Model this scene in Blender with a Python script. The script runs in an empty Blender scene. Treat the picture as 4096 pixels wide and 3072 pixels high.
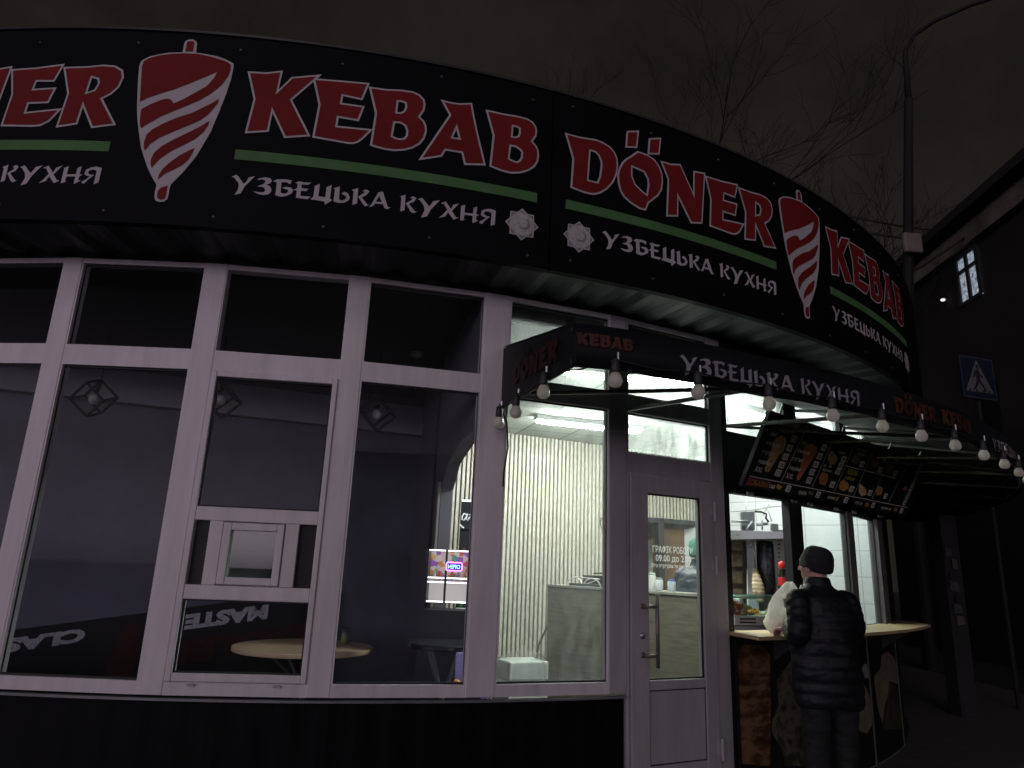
import bpy, bmesh, math, random
from mathutils import Vector, Matrix
from mathutils import noise as mnoise
from mathutils.geometry import tessellate_polygon
from math import sin, cos, pi, radians, hypot, atan2, sqrt, tan
random.seed(7)
C = bpy.context.scene.collection
SC = bpy.context.scene

# ------------------------------------------------------------------ camera, sky, sun, exposure
F_PX, PITCH, ROLL, EYE = 2785.3, 0.25747, -0.040775, 1.45
def cam_dir(px, py):
    x, y = (px-2048)/F_PX, -(py-1536)/F_PX
    cr, sr, cp, sp = cos(ROLL), sin(ROLL), cos(PITCH), sin(PITCH)
    a, b, c = x*cr+y*sr, 1.0, -x*sr+y*cr
    return Vector((a, b*cp-c*sp, b*sp+c*cp))
cam = bpy.data.objects.new('camera', bpy.data.cameras.new('camera'))
C.objects.link(cam)
cr, sr, cp, sp = cos(ROLL), sin(ROLL), cos(PITCH), sin(PITCH)
R_ = Vector((cr, sr*sp, -sr*cp)); U_ = Vector((sr, -cr*sp, cr*cp)); F_ = Vector((0, cp, sp))
M = Matrix((( R_.x, U_.x, -F_.x, 0), (R_.y, U_.y, -F_.y, 0), (R_.z, U_.z, -F_.z, EYE), (0, 0, 0, 1)))
cam.matrix_world = M
cam.data.sensor_width = 36; cam.data.lens = F_PX/4096*36
cam.data.clip_start = 0.05; cam.data.clip_end = 500
SC.camera = cam

GLOW = 2.15
SUN_EL, SUN_AZ = radians(32), radians(-14)      # the glow of the street behind the photographer, slightly to the left
w = bpy.data.worlds.new('World'); SC.world = w; w.use_nodes = True
nt = w.node_tree; nt.nodes.clear()
out = nt.nodes.new('ShaderNodeOutputWorld'); bg = nt.nodes.new('ShaderNodeBackground')
sky = nt.nodes.new('ShaderNodeTexSky'); sky.sky_type = 'NISHITA'; sky.sun_disc = False
sky.sun_elevation = radians(-4); sky.sun_rotation = pi+SUN_AZ
tc = nt.nodes.new('ShaderNodeTexCoord'); sepx = nt.nodes.new('ShaderNodeSeparateXYZ')
noi = nt.nodes.new('ShaderNodeTexNoise'); noi.inputs['Scale'].default_value = 4.5; noi.inputs['Detail'].default_value = 7; noi.inputs['Roughness'].default_value = 0.62
ramp = nt.nodes.new('ShaderNodeValToRGB')
ramp.color_ramp.elements[0].position = 0.05; ramp.color_ramp.elements[0].color = (0.0300, 0.0262, 0.0222, 1)
ramp.color_ramp.elements[1].position = 0.75; ramp.color_ramp.elements[1].color = (0.0200, 0.0164, 0.0128, 1)
mul = nt.nodes.new('ShaderNodeMix'); mul.data_type = 'RGBA'; mul.blend_type = 'MULTIPLY'; mul.inputs['Factor'].default_value = 1.0
add = nt.nodes.new('ShaderNodeMix'); add.data_type = 'RGBA'; add.blend_type = 'ADD'; add.inputs['Factor'].default_value = 0.10
L = nt.links.new
L(tc.outputs['Generated'], sepx.inputs[0]); L(sepx.outputs['Z'], ramp.inputs['Fac']); L(tc.outputs['Generated'], noi.inputs['Vector'])
nr = nt.nodes.new('ShaderNodeValToRGB'); nr.color_ramp.elements[0].position = 0.35; nr.color_ramp.elements[0].color = (0.40, 0.40, 0.40, 1); nr.color_ramp.elements[1].position = 0.68; nr.color_ramp.elements[1].color = (0.72, 0.70, 0.68, 1); L(noi.outputs['Fac'], nr.inputs['Fac'])
L(ramp.outputs['Color'], mul.inputs['A']); L(nr.outputs['Color'], mul.inputs['B'])
L(mul.outputs['Result'], add.inputs['A']); L(sky.outputs['Color'], add.inputs['B'])
# glow of the lit street behind the photographer: strongest near the horizon in the south (-Y), gone overhead and in the north
def mrange(src, a, b):
    n_ = nt.nodes.new('ShaderNodeMapRange'); n_.interpolation_type = 'SMOOTHSTEP'; n_.inputs['From Min'].default_value = a; n_.inputs['From Max'].default_value = b; L(src, n_.inputs['Value']); return n_.outputs[0]
def mmul(a, b):
    n_ = nt.nodes.new('ShaderNodeMath'); n_.operation = 'MULTIPLY'; L(a, n_.inputs[0]); L(b, n_.inputs[1]); return n_.outputs[0]
gl_ = mmul(mrange(sepx.outputs['Y'], 0.15, -0.75), mmul(mmul(mrange(sepx.outputs['Z'], 0.36, 0.0), mrange(sepx.outputs['Z'], -0.05, 0.03)), mrange(sepx.outputs['X'], 1.1, -0.2)))
gcol = nt.nodes.new('ShaderNodeMix'); gcol.data_type = 'RGBA'; gcol.inputs['A'].default_value = (0, 0, 0, 1); gcol.inputs['B'].default_value = (GLOW*1.0, GLOW*0.83, GLOW*1.0, 1); L(gl_, gcol.inputs['Factor'])
add2 = nt.nodes.new('ShaderNodeMix'); add2.data_type = 'RGBA'; add2.blend_type = 'ADD'; add2.inputs['Factor'].default_value = 1.0
L(add.outputs['Result'], add2.inputs['A']); L(gcol.outputs['Result'], add2.inputs['B']); L(add2.outputs['Result'], bg.inputs['Color']); L(bg.outputs[0], out.inputs[0])
bg.inputs['Strength'].default_value = 1.0
sun = bpy.data.objects.new('street_glow', bpy.data.lights.new('street_glow', 'SUN')); C.objects.link(sun)
sun.data.energy = 0.14; sun.data.angle = radians(15); sun.data.color = (1.0, 0.90, 0.95)
sd = Vector((sin(-SUN_AZ)*cos(SUN_EL)*1.0, cos(SUN_AZ)*cos(SUN_EL), -sin(SUN_EL)))
sun.rotation_euler = sd.to_track_quat('-Z', 'Y').to_euler()
sun.location = (-3, -12, 9)
SC.view_settings.view_transform = 'Standard'; SC.view_settings.look = 'None'
SC.view_settings.exposure = 0; SC.view_settings.gamma = 1
SC.cycles.max_bounces = 8; SC.cycles.transparent_max_bounces = 16
SC.cycles.sample_clamp_indirect = 3.0; SC.cycles.caustics_reflective = False; SC.cycles.caustics_refractive = False

# ------------------------------------------------------------------ geometry of the place
CX, CY, RW, RS = -2.3116, 11.5, 7.5117, 7.9729          # centre of the round kiosk, wall radius, sign radius
def W(th, z, r=RW): return Vector((CX+r*sin(th), CY-r*cos(th), z))
K = 4096/2212
def at(x, y, Y):                                         # a sight line through a point of the 2212-wide photo, cut at distance Y
    d = cam_dir(x*K, y*K); return Vector((d.x*Y/d.y, Y, EYE+d.z*Y/d.y))
def atz(x, y, z):
    d = cam_dir(x*K, y*K); t = (z-EYE)/d.z; return Vector((d.x*t, d.y*t, z))

# ------------------------------------------------------------------ helpers
class MB:
    def __init__(s): s.v = []; s.f = []
    def add(s, vs, fs):
        o = len(s.v); s.v += [tuple(p) for p in vs]; s.f += [tuple(i+o for i in f) for f in fs]; return s
    def hexa(s, a, b):                                   # two quads (same winding) joined to a block
        return s.add(list(a)+list(b), [(3,2,1,0),(4,5,6,7),(0,1,5,4),(1,2,6,5),(2,3,7,6),(3,0,4,7)])
    def box(s, c, d, ux=(1,0,0), uz=(0,0,1)):
        ux = Vector(ux).normalized(); uz = Vector(uz).normalized(); uy = uz.cross(ux)
        c = Vector(c); x, y, z = ux*d[0]/2, uy*d[1]/2, uz*d[2]/2
        return s.hexa([c-x-y-z, c+x-y-z, c+x+y-z, c-x+y-z], [c-x-y+z, c+x-y+z, c+x+y+z, c-x+y+z])
    def ring(s, t0, t1, z0, z1, ra, rb, n=1, off=0.0):
        n = max(1, n); vs = []; fs = []
        for i in range(n+1):
            t = t0+(t1-t0)*i/n
            vs += [W(t, z0, ra), W(t, z0, rb), W(t, z1, rb), W(t, z1, ra)]
        for i in range(n):
            a = 4*i; b = a+4
            fs += [(a+1,b+1,b+2,a+2),(a+2,b+2,b+3,a+3),(a+3,b+3,b,a),(a,b,b+1,a+1)]
        fs += [(0,1,2,3), (4*n+3,4*n+2,4*n+1,4*n)]
        return s.add(vs, fs)
    def frame(s, a, b, tj, lo, mids, hi, ra, rb):         # a window frame welded from rails and jambs in one connected mesh
        zs = [lo[0], lo[1]]+[z for m in mids for z in m]+[hi[0], hi[1]]; tt = [a, a+tj, b-tj, b]; cells = []
        for j in range(len(zs)-1):
            for i in range(3):
                if i != 1 or j % 2 == 0: cells.append((i, j))
        idx = {}; vs = []; fs = []
        def V(i, j, k):
            if (i, j, k) not in idx: idx[(i, j, k)] = len(vs); vs.append(W(tt[i], zs[j], (ra, rb)[k]))
            return idx[(i, j, k)]
        cs = set(cells)
        for i, j in cells:
            fs += [(V(i,j,1), V(i+1,j,1), V(i+1,j+1,1), V(i,j+1,1)), (V(i,j+1,0), V(i+1,j+1,0), V(i+1,j,0), V(i,j,0))]
            if (i-1, j) not in cs: fs.append((V(i,j,0), V(i,j,1), V(i,j+1,1), V(i,j+1,0)))
            if (i+1, j) not in cs: fs.append((V(i+1,j+1,0), V(i+1,j+1,1), V(i+1,j,1), V(i+1,j,0)))
            if (i, j-1) not in cs: fs.append((V(i+1,j,0), V(i+1,j,1), V(i,j,1), V(i,j,0)))
            if (i, j+1) not in cs: fs.append((V(i,j+1,0), V(i,j+1,1), V(i+1,j+1,1), V(i+1,j+1,0)))
        return s.add(vs, fs)
    def tube(s, path, r, n=8, caps=True):
        P = [Vector(p) for p in path]; R = r if isinstance(r, (list, tuple)) else [r]*len(P)
        vs = []; fs = []; up = None
        for i, p in enumerate(P):
            d = (P[min(i+1, len(P)-1)]-P[max(i-1, 0)]).normalized()
            if up is None: up = Vector((0,0,1)) if abs(d.z) < 0.9 else Vector((1,0,0))
            x = d.cross(up).normalized(); y = x.cross(d).normalized(); up = y
            for k in range(n):
                a = 2*pi*k/n; q = R[i]; rx, ry = q if isinstance(q, (list, tuple)) else (q, q)
                vs.append(p+x*cos(a)*rx+y*sin(a)*ry)
        for i in range(len(P)-1):
            for k in range(n):
                fs.append((i*n+k, i*n+(k+1)%n, (i+1)*n+(k+1)%n, (i+1)*n+k))
        if caps: fs += [tuple(reversed(range(n))), tuple((len(P)-1)*n+k for k in range(n))]
        return s.add(vs, fs)
    def lathe(s, prof, c, n=20, ax=(0,0,1)):             # prof: (radius, height) from bottom to top
        ax = Vector(ax).normalized(); x = ax.orthogonal().normalized(); y = ax.cross(x); c = Vector(c)
        vs = []; fs = []
        for r, h in prof:
            for k in range(n):
                a = 2*pi*k/n; vs.append(c+ax*h+(x*cos(a)+y*sin(a))*max(r, 1e-4))
        for i in range(len(prof)-1):
            for k in range(n): fs.append((i*n+k, i*n+(k+1)%n, (i+1)*n+(k+1)%n, (i+1)*n+k))
        fs += [tuple(reversed(range(n))), tuple((len(prof)-1)*n+k for k in range(n))]
        return s.add(vs, fs)
    def ell(s, c, r, n=16, m=10, rot=None):
        vs = []; fs = []; c = Vector(c)
        for i in range(m+1):
            a = -pi/2+pi*i/m
            for k in range(n):
                b = 2*pi*k/n; p = Vector((r[0]*cos(a)*cos(b), r[1]*cos(a)*sin(b), r[2]*sin(a)))
                if rot is not None: p = rot @ p
                vs.append(c+p)
        for i in range(m):
            for k in range(n): fs.append((i*n+k, i*n+(k+1)%n, (i+1)*n+(k+1)%n, (i+1)*n+k))
        return s.add(vs, fs)
    def loft(s, rings, n=24):                             # rings: (centre, rx, ry, ux, uy)
        vs = []; fs = []
        for c, rx, ry, ux, uy in rings:
            for k in range(n):
                a = 2*pi*k/n; vs.append(c+ux*cos(a)*rx+uy*sin(a)*ry)
        for i in range(len(rings)-1):
            for k in range(n): fs.append((i*n+k, i*n+(k+1)%n, (i+1)*n+(k+1)%n, (i+1)*n+k))
        fs += [tuple(reversed(range(n))), tuple((len(rings)-1)*n+k for k in range(n))]
        return s.add(vs, fs)
    def poly(s, loops, fn, cuts=0.0, back=None):          # flat outline(s) tessellated, cut in strips, mapped by fn(u, v); back: thickness mapping
        bm = bmesh.new()
        L3 = [[Vector((a, b, 0)) for a, b in lp] for lp in loops]
        flat = [p for lp in L3 for p in lp]; vs = [bm.verts.new(p) for p in flat]
        for t in tessellate_polygon(L3):
            if len(set(t)) == 3:
                try: bm.faces.new([vs[i] for i in t])
                except ValueError: pass
        if cuts:
            a = min(p.x for p in flat); b = max(p.x for p in flat); k = math.floor(a/cuts)+1
            while k*cuts < b:
                bmesh.ops.bisect_plane(bm, geom=bm.verts[:]+bm.edges[:]+bm.faces[:], plane_co=(k*cuts, 0, 0), plane_no=(1, 0, 0)); k += 1
        bmesh.ops.recalc_face_normals(bm, faces=bm.faces[:])
        for f in bm.faces:
            if f.normal.z < 0: f.normal_flip()
        bm.verts.index_update()
        pv = [fn(v.co.x, v.co.y) for v in bm.verts]; fs = [tuple(v.index for v in f.verts) for f in bm.faces]
        if back:
            n = len(pv); pb = [back(v.co.x, v.co.y) for v in bm.verts]
            fb = [tuple(n+i for i in reversed(f)) for f in fs]
            for e in bm.edges:
                if len(e.link_faces) == 1:
                    i, j = e.verts[0].index, e.verts[1].index
                    f = e.link_faces[0]; idx = [v.index for v in f.verts]
                    if idx[(idx.index(i)+1) % len(idx)] != j: i, j = j, i
                    fs.append((j, i, n+i, n+j))
            pv += pb; fs += fb
        bm.free()
        return s.add(pv, fs)
    def build(s, name, mat, parent=None, smooth=False, remesh=0, sm=0, wr=None):
        me = bpy.data.meshes.new(name); me.from_pydata(s.v, [], s.f); me.update()
        o = bpy.data.objects.new(name, me); C.objects.link(o)
        bm = bmesh.new(); bm.from_mesh(me); bmesh.ops.recalc_face_normals(bm, faces=bm.faces[:]) if not getattr(s, 'keep', False) else None
        bm.to_mesh(me); bm.free()
        if remesh:
            m = o.modifiers.new('r', 'REMESH'); m.mode = 'VOXEL'; m.voxel_size = remesh; m.use_smooth_shade = True
            if sm:
                m2 = o.modifiers.new('s', 'SMOOTH'); m2.factor = 0.5; m2.iterations = sm
            dg = bpy.context.evaluated_depsgraph_get(); dg.update()
            me2 = bpy.data.meshes.new_from_object(o.evaluated_get(dg)); o.modifiers.clear(); o.data = me2; bpy.data.meshes.remove(me); me = me2
        if wr:                                            # folds and wrinkles pushed into the surface
            me.update(); nn = [v.normal.copy() for v in me.vertices]
            for v, nv in zip(me.vertices, nn):
                d = sum(a*(mnoise.noise(Vector((v.co.x*f, v.co.y*f, v.co.z*f*g)))) for a, f, g in wr); v.co += nv*d
            me.update()
        if mat: me.materials.append(mat)
        if smooth or remesh: me.polygons.foreach_set('use_smooth', [True]*len(me.polygons))
        if parent:
            o.parent = parent; o.matrix_parent_inverse = parent.matrix_world.inverted()
        return o
def bevel(o, wd=0.006, seg=2):
    m = o.modifiers.new('bevel', 'BEVEL'); m.width = wd; m.segments = seg; m.limit_method = 'ANGLE'; return o
def empty(name, loc, label, cat, group=None):
    o = bpy.data.objects.new(name, None); C.objects.link(o); o.empty_display_size = 0.1
    o.location = loc; o.matrix_world = Matrix.Translation(loc); tag(o, label, cat, group); return o
def tag(o, label=None, cat=None, group=None, kind=None):
    if label: o['label'] = label
    if cat: o['category'] = cat
    if group: o['group'] = group
    if kind: o['kind'] = kind
    return o
def copy_thing(o, delta, label=None, rotz=0):
    c = o.copy(); C.objects.link(c); c.location = o.location+Vector(delta)
    c.matrix_world = Matrix.Translation(c.location) @ Matrix.Rotation(rotz, 4, 'Z')
    if label: c['label'] = label
    for ch in list(o.children):
        d = ch.copy(); C.objects.link(d); d.parent = c; d.matrix_parent_inverse = ch.matrix_parent_inverse.copy()
    return c
def inset(pts, d):
    A = sum(pts[i][0]*pts[(i+1) % len(pts)][1]-pts[(i+1) % len(pts)][0]*pts[i][1] for i in range(len(pts)))
    P = pts if A > 0 else pts[::-1]; n = len(P); out = []
    for i in range(n):
        p0, p1, p2 = Vector(P[i-1]), Vector(P[i]), Vector(P[(i+1) % n])
        e1, e2 = (p1-p0).normalized(), (p2-p1).normalized()
        n1, n2 = Vector((-e1.y, e1.x)), Vector((-e2.y, e2.x)); b = n1+n2
        if b.length < 1e-3: b = n1
        b.normalize(); k = max(b.dot(n1), 0.3); out.append(tuple(p1+b*d/k))
    return out
def text_polys(txt, bold=0.0):                            # flat triangles of a word in the built-in face, height of capitals = 1
    cu = bpy.data.curves.new('t', 'FONT'); cu.body = txt; cu.size = 1; cu.offset = bold; cu.resolution_u = 3
    o = bpy.data.objects.new('t', cu); C.objects.link(o)
    dg = bpy.context.evaluated_depsgraph_get(); dg.update()
    me = bpy.data.meshes.new_from_object(o.evaluated_get(dg))
    v = [tuple(p.co) for p in me.vertices]; f = [tuple(p.vertices) for p in me.polygons]
    bpy.data.objects.remove(o); bpy.data.curves.remove(cu); bpy.data.meshes.remove(me)
    if not v: return [], [], 0
    x0 = min(p[0] for p in v); x1 = max(p[0] for p in v); k = 1/0.73
    return [((p[0]-(x0+x1)/2)*k, (p[1])*k) for p in v], f, (x1-x0)*k
def put_text(mb, txt, h, fn, bold=0.0, wmax=None):        # centred on u = 0, capitals from v = -h/2 to h/2
    v, f, wd = text_polys(txt, bold); kx = h
    if wmax and wd*h > wmax: kx = wmax/wd
    mb.keep = True
    mb.add([fn(x*kx, (y-0.5)*h) for x, y in v], f)

# ------------------------------------------------------------------ materials
MATS = {}
def pm(name, col, rough=0.5, var=0.12, scale=6.0, metal=0.0, spec=0.5, bump=0.0, bscale=60.0, emit=None, es=0.0, rvar=0.1, stretch=(1,1,1), trans=0.0):
    m = bpy.data.materials.new(name); m.use_nodes = True; t = m.node_tree; b = t.nodes['Principled BSDF']; l = t.links.new
    b.inputs['Roughness'].default_value = rough; b.inputs['Metallic'].default_value = metal; b.inputs['Specular IOR Level'].default_value = spec
    c = t.nodes.new('ShaderNodeTexCoord'); mp = t.nodes.new('ShaderNodeMapping'); mp.inputs['Scale'].default_value = stretch
    l(c.outputs['Object'], mp.inputs['Vector'])
    n = t.nodes.new('ShaderNodeTexNoise'); n.inputs['Scale'].default_value = scale; n.inputs['Detail'].default_value = 6; n.inputs['Roughness'].default_value = 0.65
    l(mp.outputs[0], n.inputs['Vector'])
    r = t.nodes.new('ShaderNodeValToRGB'); e = r.color_ramp.elements
    e[0].position = 0.3; e[1].position = 0.7
    e[0].color = tuple(x*(1-var) for x in col)+(1,); e[1].color = tuple(min(x*(1+var), 1) for x in col)+(1,)
    l(n.outputs['Fac'], r.inputs['Fac']); l(r.outputs['Color'], b.inputs['Base Color'])
    if rvar:
        mr = t.nodes.new('ShaderNodeMapRange'); mr.inputs['To Min'].default_value = max(rough-rvar, 0.02); mr.inputs['To Max'].default_value = min(rough+rvar, 1)
        l(n.outputs['Fac'], mr.inputs['Value']); l(mr.outputs[0], b.inputs['Roughness'])
    if bump:
        n2 = t.nodes.new('ShaderNodeTexNoise'); n2.inputs['Scale'].default_value = bscale; n2.inputs['Detail'].default_value = 4
        l(mp.outputs[0], n2.inputs['Vector']); bp = t.nodes.new('ShaderNodeBump'); bp.inputs['Strength'].default_value = bump; bp.inputs['Distance'].default_value = 0.01
        l(n2.outputs['Fac'], bp.inputs['Height']); l(bp.outputs[0], b.inputs['Normal'])
    if emit: b.inputs['Emission Color'].default_value = tuple(emit)+(1,); b.inputs['Emission Strength'].default_value = es
    if trans: b.inputs['Transmission Weight'].default_value = trans
    MATS[name] = m; return m
def mottle(name, cols, scale=8.0, rough=0.5, stretch=(1,1,1), pos=None, es=0.0, detail=6, bump=0.0, vor=False):   # several colours by noise
    m = pm(name, cols[0], rough); t = m.node_tree; l = t.links.new; b = t.nodes['Principled BSDF']
    n = [x for x in t.nodes if x.type == 'TEX_NOISE'][0]; n.inputs['Scale'].default_value = scale; n.inputs['Detail'].default_value = detail
    [x for x in t.nodes if x.type == 'MAPPING'][0].inputs['Scale'].default_value = stretch
    r = [x for x in t.nodes if x.type == 'VALTORGB'][0]; e = r.color_ramp.elements; k = len(cols)
    while len(e) < k: e.new(0.5)
    for i, c in enumerate(cols):
        e[i].position = pos[i] if pos else 0.3+0.4*i/(k-1); e[i].color = tuple(c)+(1,)
    if vor:
        v = t.nodes.new('ShaderNodeTexVoronoi'); v.inputs['Scale'].default_value = scale
        l([x for x in t.nodes if x.type == 'MAPPING'][0].outputs[0], v.inputs['Vector'])
        sp_ = t.nodes.new('ShaderNodeSeparateColor'); l(v.outputs['Color'], sp_.inputs[0]); l(sp_.outputs[0], r.inputs['Fac']); r.color_ramp.interpolation = 'CONSTANT'
    if es:
        l(r.outputs['Color'], b.inputs['Emission Color']); b.inputs['Emission Strength'].default_value = es
    return m
def glass(name, tint=(0.9, 0.94, 0.93), k=1.0, dirt=0.0, rough=0.0):
    m = bpy.data.materials.new(name); m.use_nodes = True; t = m.node_tree; t.nodes.clear(); l = t.links.new
    o = t.nodes.new('ShaderNodeOutputMaterial'); mx = t.nodes.new('ShaderNodeMixShader'); tr = t.nodes.new('ShaderNodeBsdfTransparent'); gl = t.nodes.new('ShaderNodeBsdfGlossy')
    ge = t.nodes.new('ShaderNodeNewGeometry'); bf = t.nodes.new('ShaderNodeMath'); bf.operation = 'SUBTRACT'; bf.inputs[0].default_value = 1.0; l(ge.outputs['Backfacing'], bf.inputs[1])
    fr = t.nodes.new('ShaderNodeFresnel'); fr.inputs['IOR'].default_value = 1.5; mf = t.nodes.new('ShaderNodeMath'); mf.operation = 'MULTIPLY'; l(fr.outputs[0], mf.inputs[0]); l(bf.outputs[0], mf.inputs[1]); mu = t.nodes.new('ShaderNodeMath'); mu.operation = 'MULTIPLY'; mu.inputs[1].default_value = k; mu.use_clamp = True
    tr.inputs['Color'].default_value = tuple(tint)+(1,); gl.inputs['Roughness'].default_value = rough; gl.inputs['Color'].default_value = (1, 1, 1, 1)
    l(mf.outputs[0], mu.inputs[0]); l(mu.outputs[0], mx.inputs[0]); l(tr.outputs[0], mx.inputs[1]); l(gl.outputs[0], mx.inputs[2])
    last = mx
    if dirt:
        c = t.nodes.new('ShaderNodeTexCoord'); mp = t.nodes.new('ShaderNodeMapping'); mp.inputs['Scale'].default_value = (1, 1, 0.4); l(c.outputs['Object'], mp.inputs[0])
        n = t.nodes.new('ShaderNodeTexNoise'); n.inputs['Scale'].default_value = 11; n.inputs['Detail'].default_value = 9; n.inputs['Roughness'].default_value = 0.72; l(mp.outputs[0], n.inputs['Vector'])
        mr = t.nodes.new('ShaderNodeMapRange'); mr.inputs['From Min'].default_value = 0.30; mr.inputs['From Max'].default_value = 0.85; mr.inputs['To Max'].default_value = dirt; l(n.outputs['Fac'], mr.inputs['Value'])
        df = t.nodes.new('ShaderNodeBsdfTranslucent'); df.inputs['Color'].default_value = (0.8, 0.85, 0.82, 1)
        m2 = t.nodes.new('ShaderNodeMixShader'); l(mr.outputs[0], m2.inputs[0]); l(mx.outputs[0], m2.inputs[1]); l(df.outputs[0], m2.inputs[2]); last = m2
    l(last.outputs[0], o.inputs['Surface']); MATS[name] = m; return m
def em(name, col, s):
    m = bpy.data.materials.new(name); m.use_nodes = True; b = m.node_tree.nodes['Principled BSDF']
    b.inputs['Base Color'].default_value = tuple(c*0.5 for c in col)+(1,); b.inputs['Emission Color'].default_value = tuple(col)+(1,); b.inputs['Emission Strength'].default_value = s
    MATS[name] = m; return m
def grid_mat(name, col, line, sx, sz, lw, rough=0.35, ax='xz', rot=0.0):   # tiles or ceiling panels with joints
    m = pm(name, col, rough, 0.05, 3.0); t = m.node_tree; l = t.links.new; b = t.nodes['Principled BSDF']
    c = t.nodes.new('ShaderNodeTexCoord'); mp = t.nodes.new('ShaderNodeMapping'); l(c.outputs['Object'], mp.inputs[0]); mp.inputs['Rotation'].default_value = (0, 0, rot)
    s = t.nodes.new('ShaderNodeSeparateXYZ'); l(mp.outputs[0], s.inputs[0]); prev = None
    for o, size in ((ax[0].upper(), sx), (ax[1].upper(), sz)):
        d = t.nodes.new('ShaderNodeMath'); d.operation = 'DIVIDE'; d.inputs[1].default_value = size; l(s.outputs[o], d.inputs[0])
        f = t.nodes.new('ShaderNodeMath'); f.operation = 'FRACT'; l(d.outputs[0], f.inputs[0])
        q = t.nodes.new('ShaderNodeMath'); q.operation = 'LESS_THAN'; q.inputs[1].default_value = lw/size; l(f.outputs[0], q.inputs[0])
        if prev:
            mx = t.nodes.new('ShaderNodeMath'); mx.operation = 'MAXIMUM'; l(prev.outputs[0], mx.inputs[0]); l(q.outputs[0], mx.inputs[1]); prev = mx
        else: prev = q
    mix = t.nodes.new('ShaderNodeMix'); mix.data_type = 'RGBA'; r = [x for x in t.nodes if x.type == 'VALTORGB'][0]
    l(prev.outputs[0], mix.inputs['Factor']); l(r.outputs['Color'], mix.inputs['A']); mix.inputs['B'].default_value = tuple(line)+(1,)
    l(mix.outputs['Result'], b.inputs['Base Color']); return m
def film_mat(name, col, tr=0.45, rough=0.35):
    m = bpy.data.materials.new(name); m.use_nodes = True; t = m.node_tree; b = t.nodes['Principled BSDF']; l = t.links.new
    b.inputs['Base Color'].default_value = tuple(col)+(1,); b.inputs['Roughness'].default_value = rough
    tl = t.nodes.new('ShaderNodeBsdfTranslucent'); tl.inputs['Color'].default_value = tuple(col)+(1,); mx = t.nodes.new('ShaderNodeMixShader'); mx.inputs[0].default_value = tr
    n = t.nodes.new('ShaderNodeTexNoise'); n.inputs['Scale'].default_value = 16; n.inputs['Detail'].default_value = 5; bp = t.nodes.new('ShaderNodeBump'); bp.inputs['Strength'].default_value = 0.6; bp.inputs['Distance'].default_value = 0.02
    c = t.nodes.new('ShaderNodeTexCoord'); l(c.outputs['Object'], n.inputs['Vector']); l(n.outputs['Fac'], bp.inputs['Height']); l(bp.outputs[0], b.inputs['Normal']); l(bp.outputs[0], tl.inputs['Normal'])
    o = t.nodes['Material Output']; l(b.outputs[0], mx.inputs[1]); l(tl.outputs[0], mx.inputs[2]); l(mx.outputs[0], o.inputs['Surface']); return m
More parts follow.
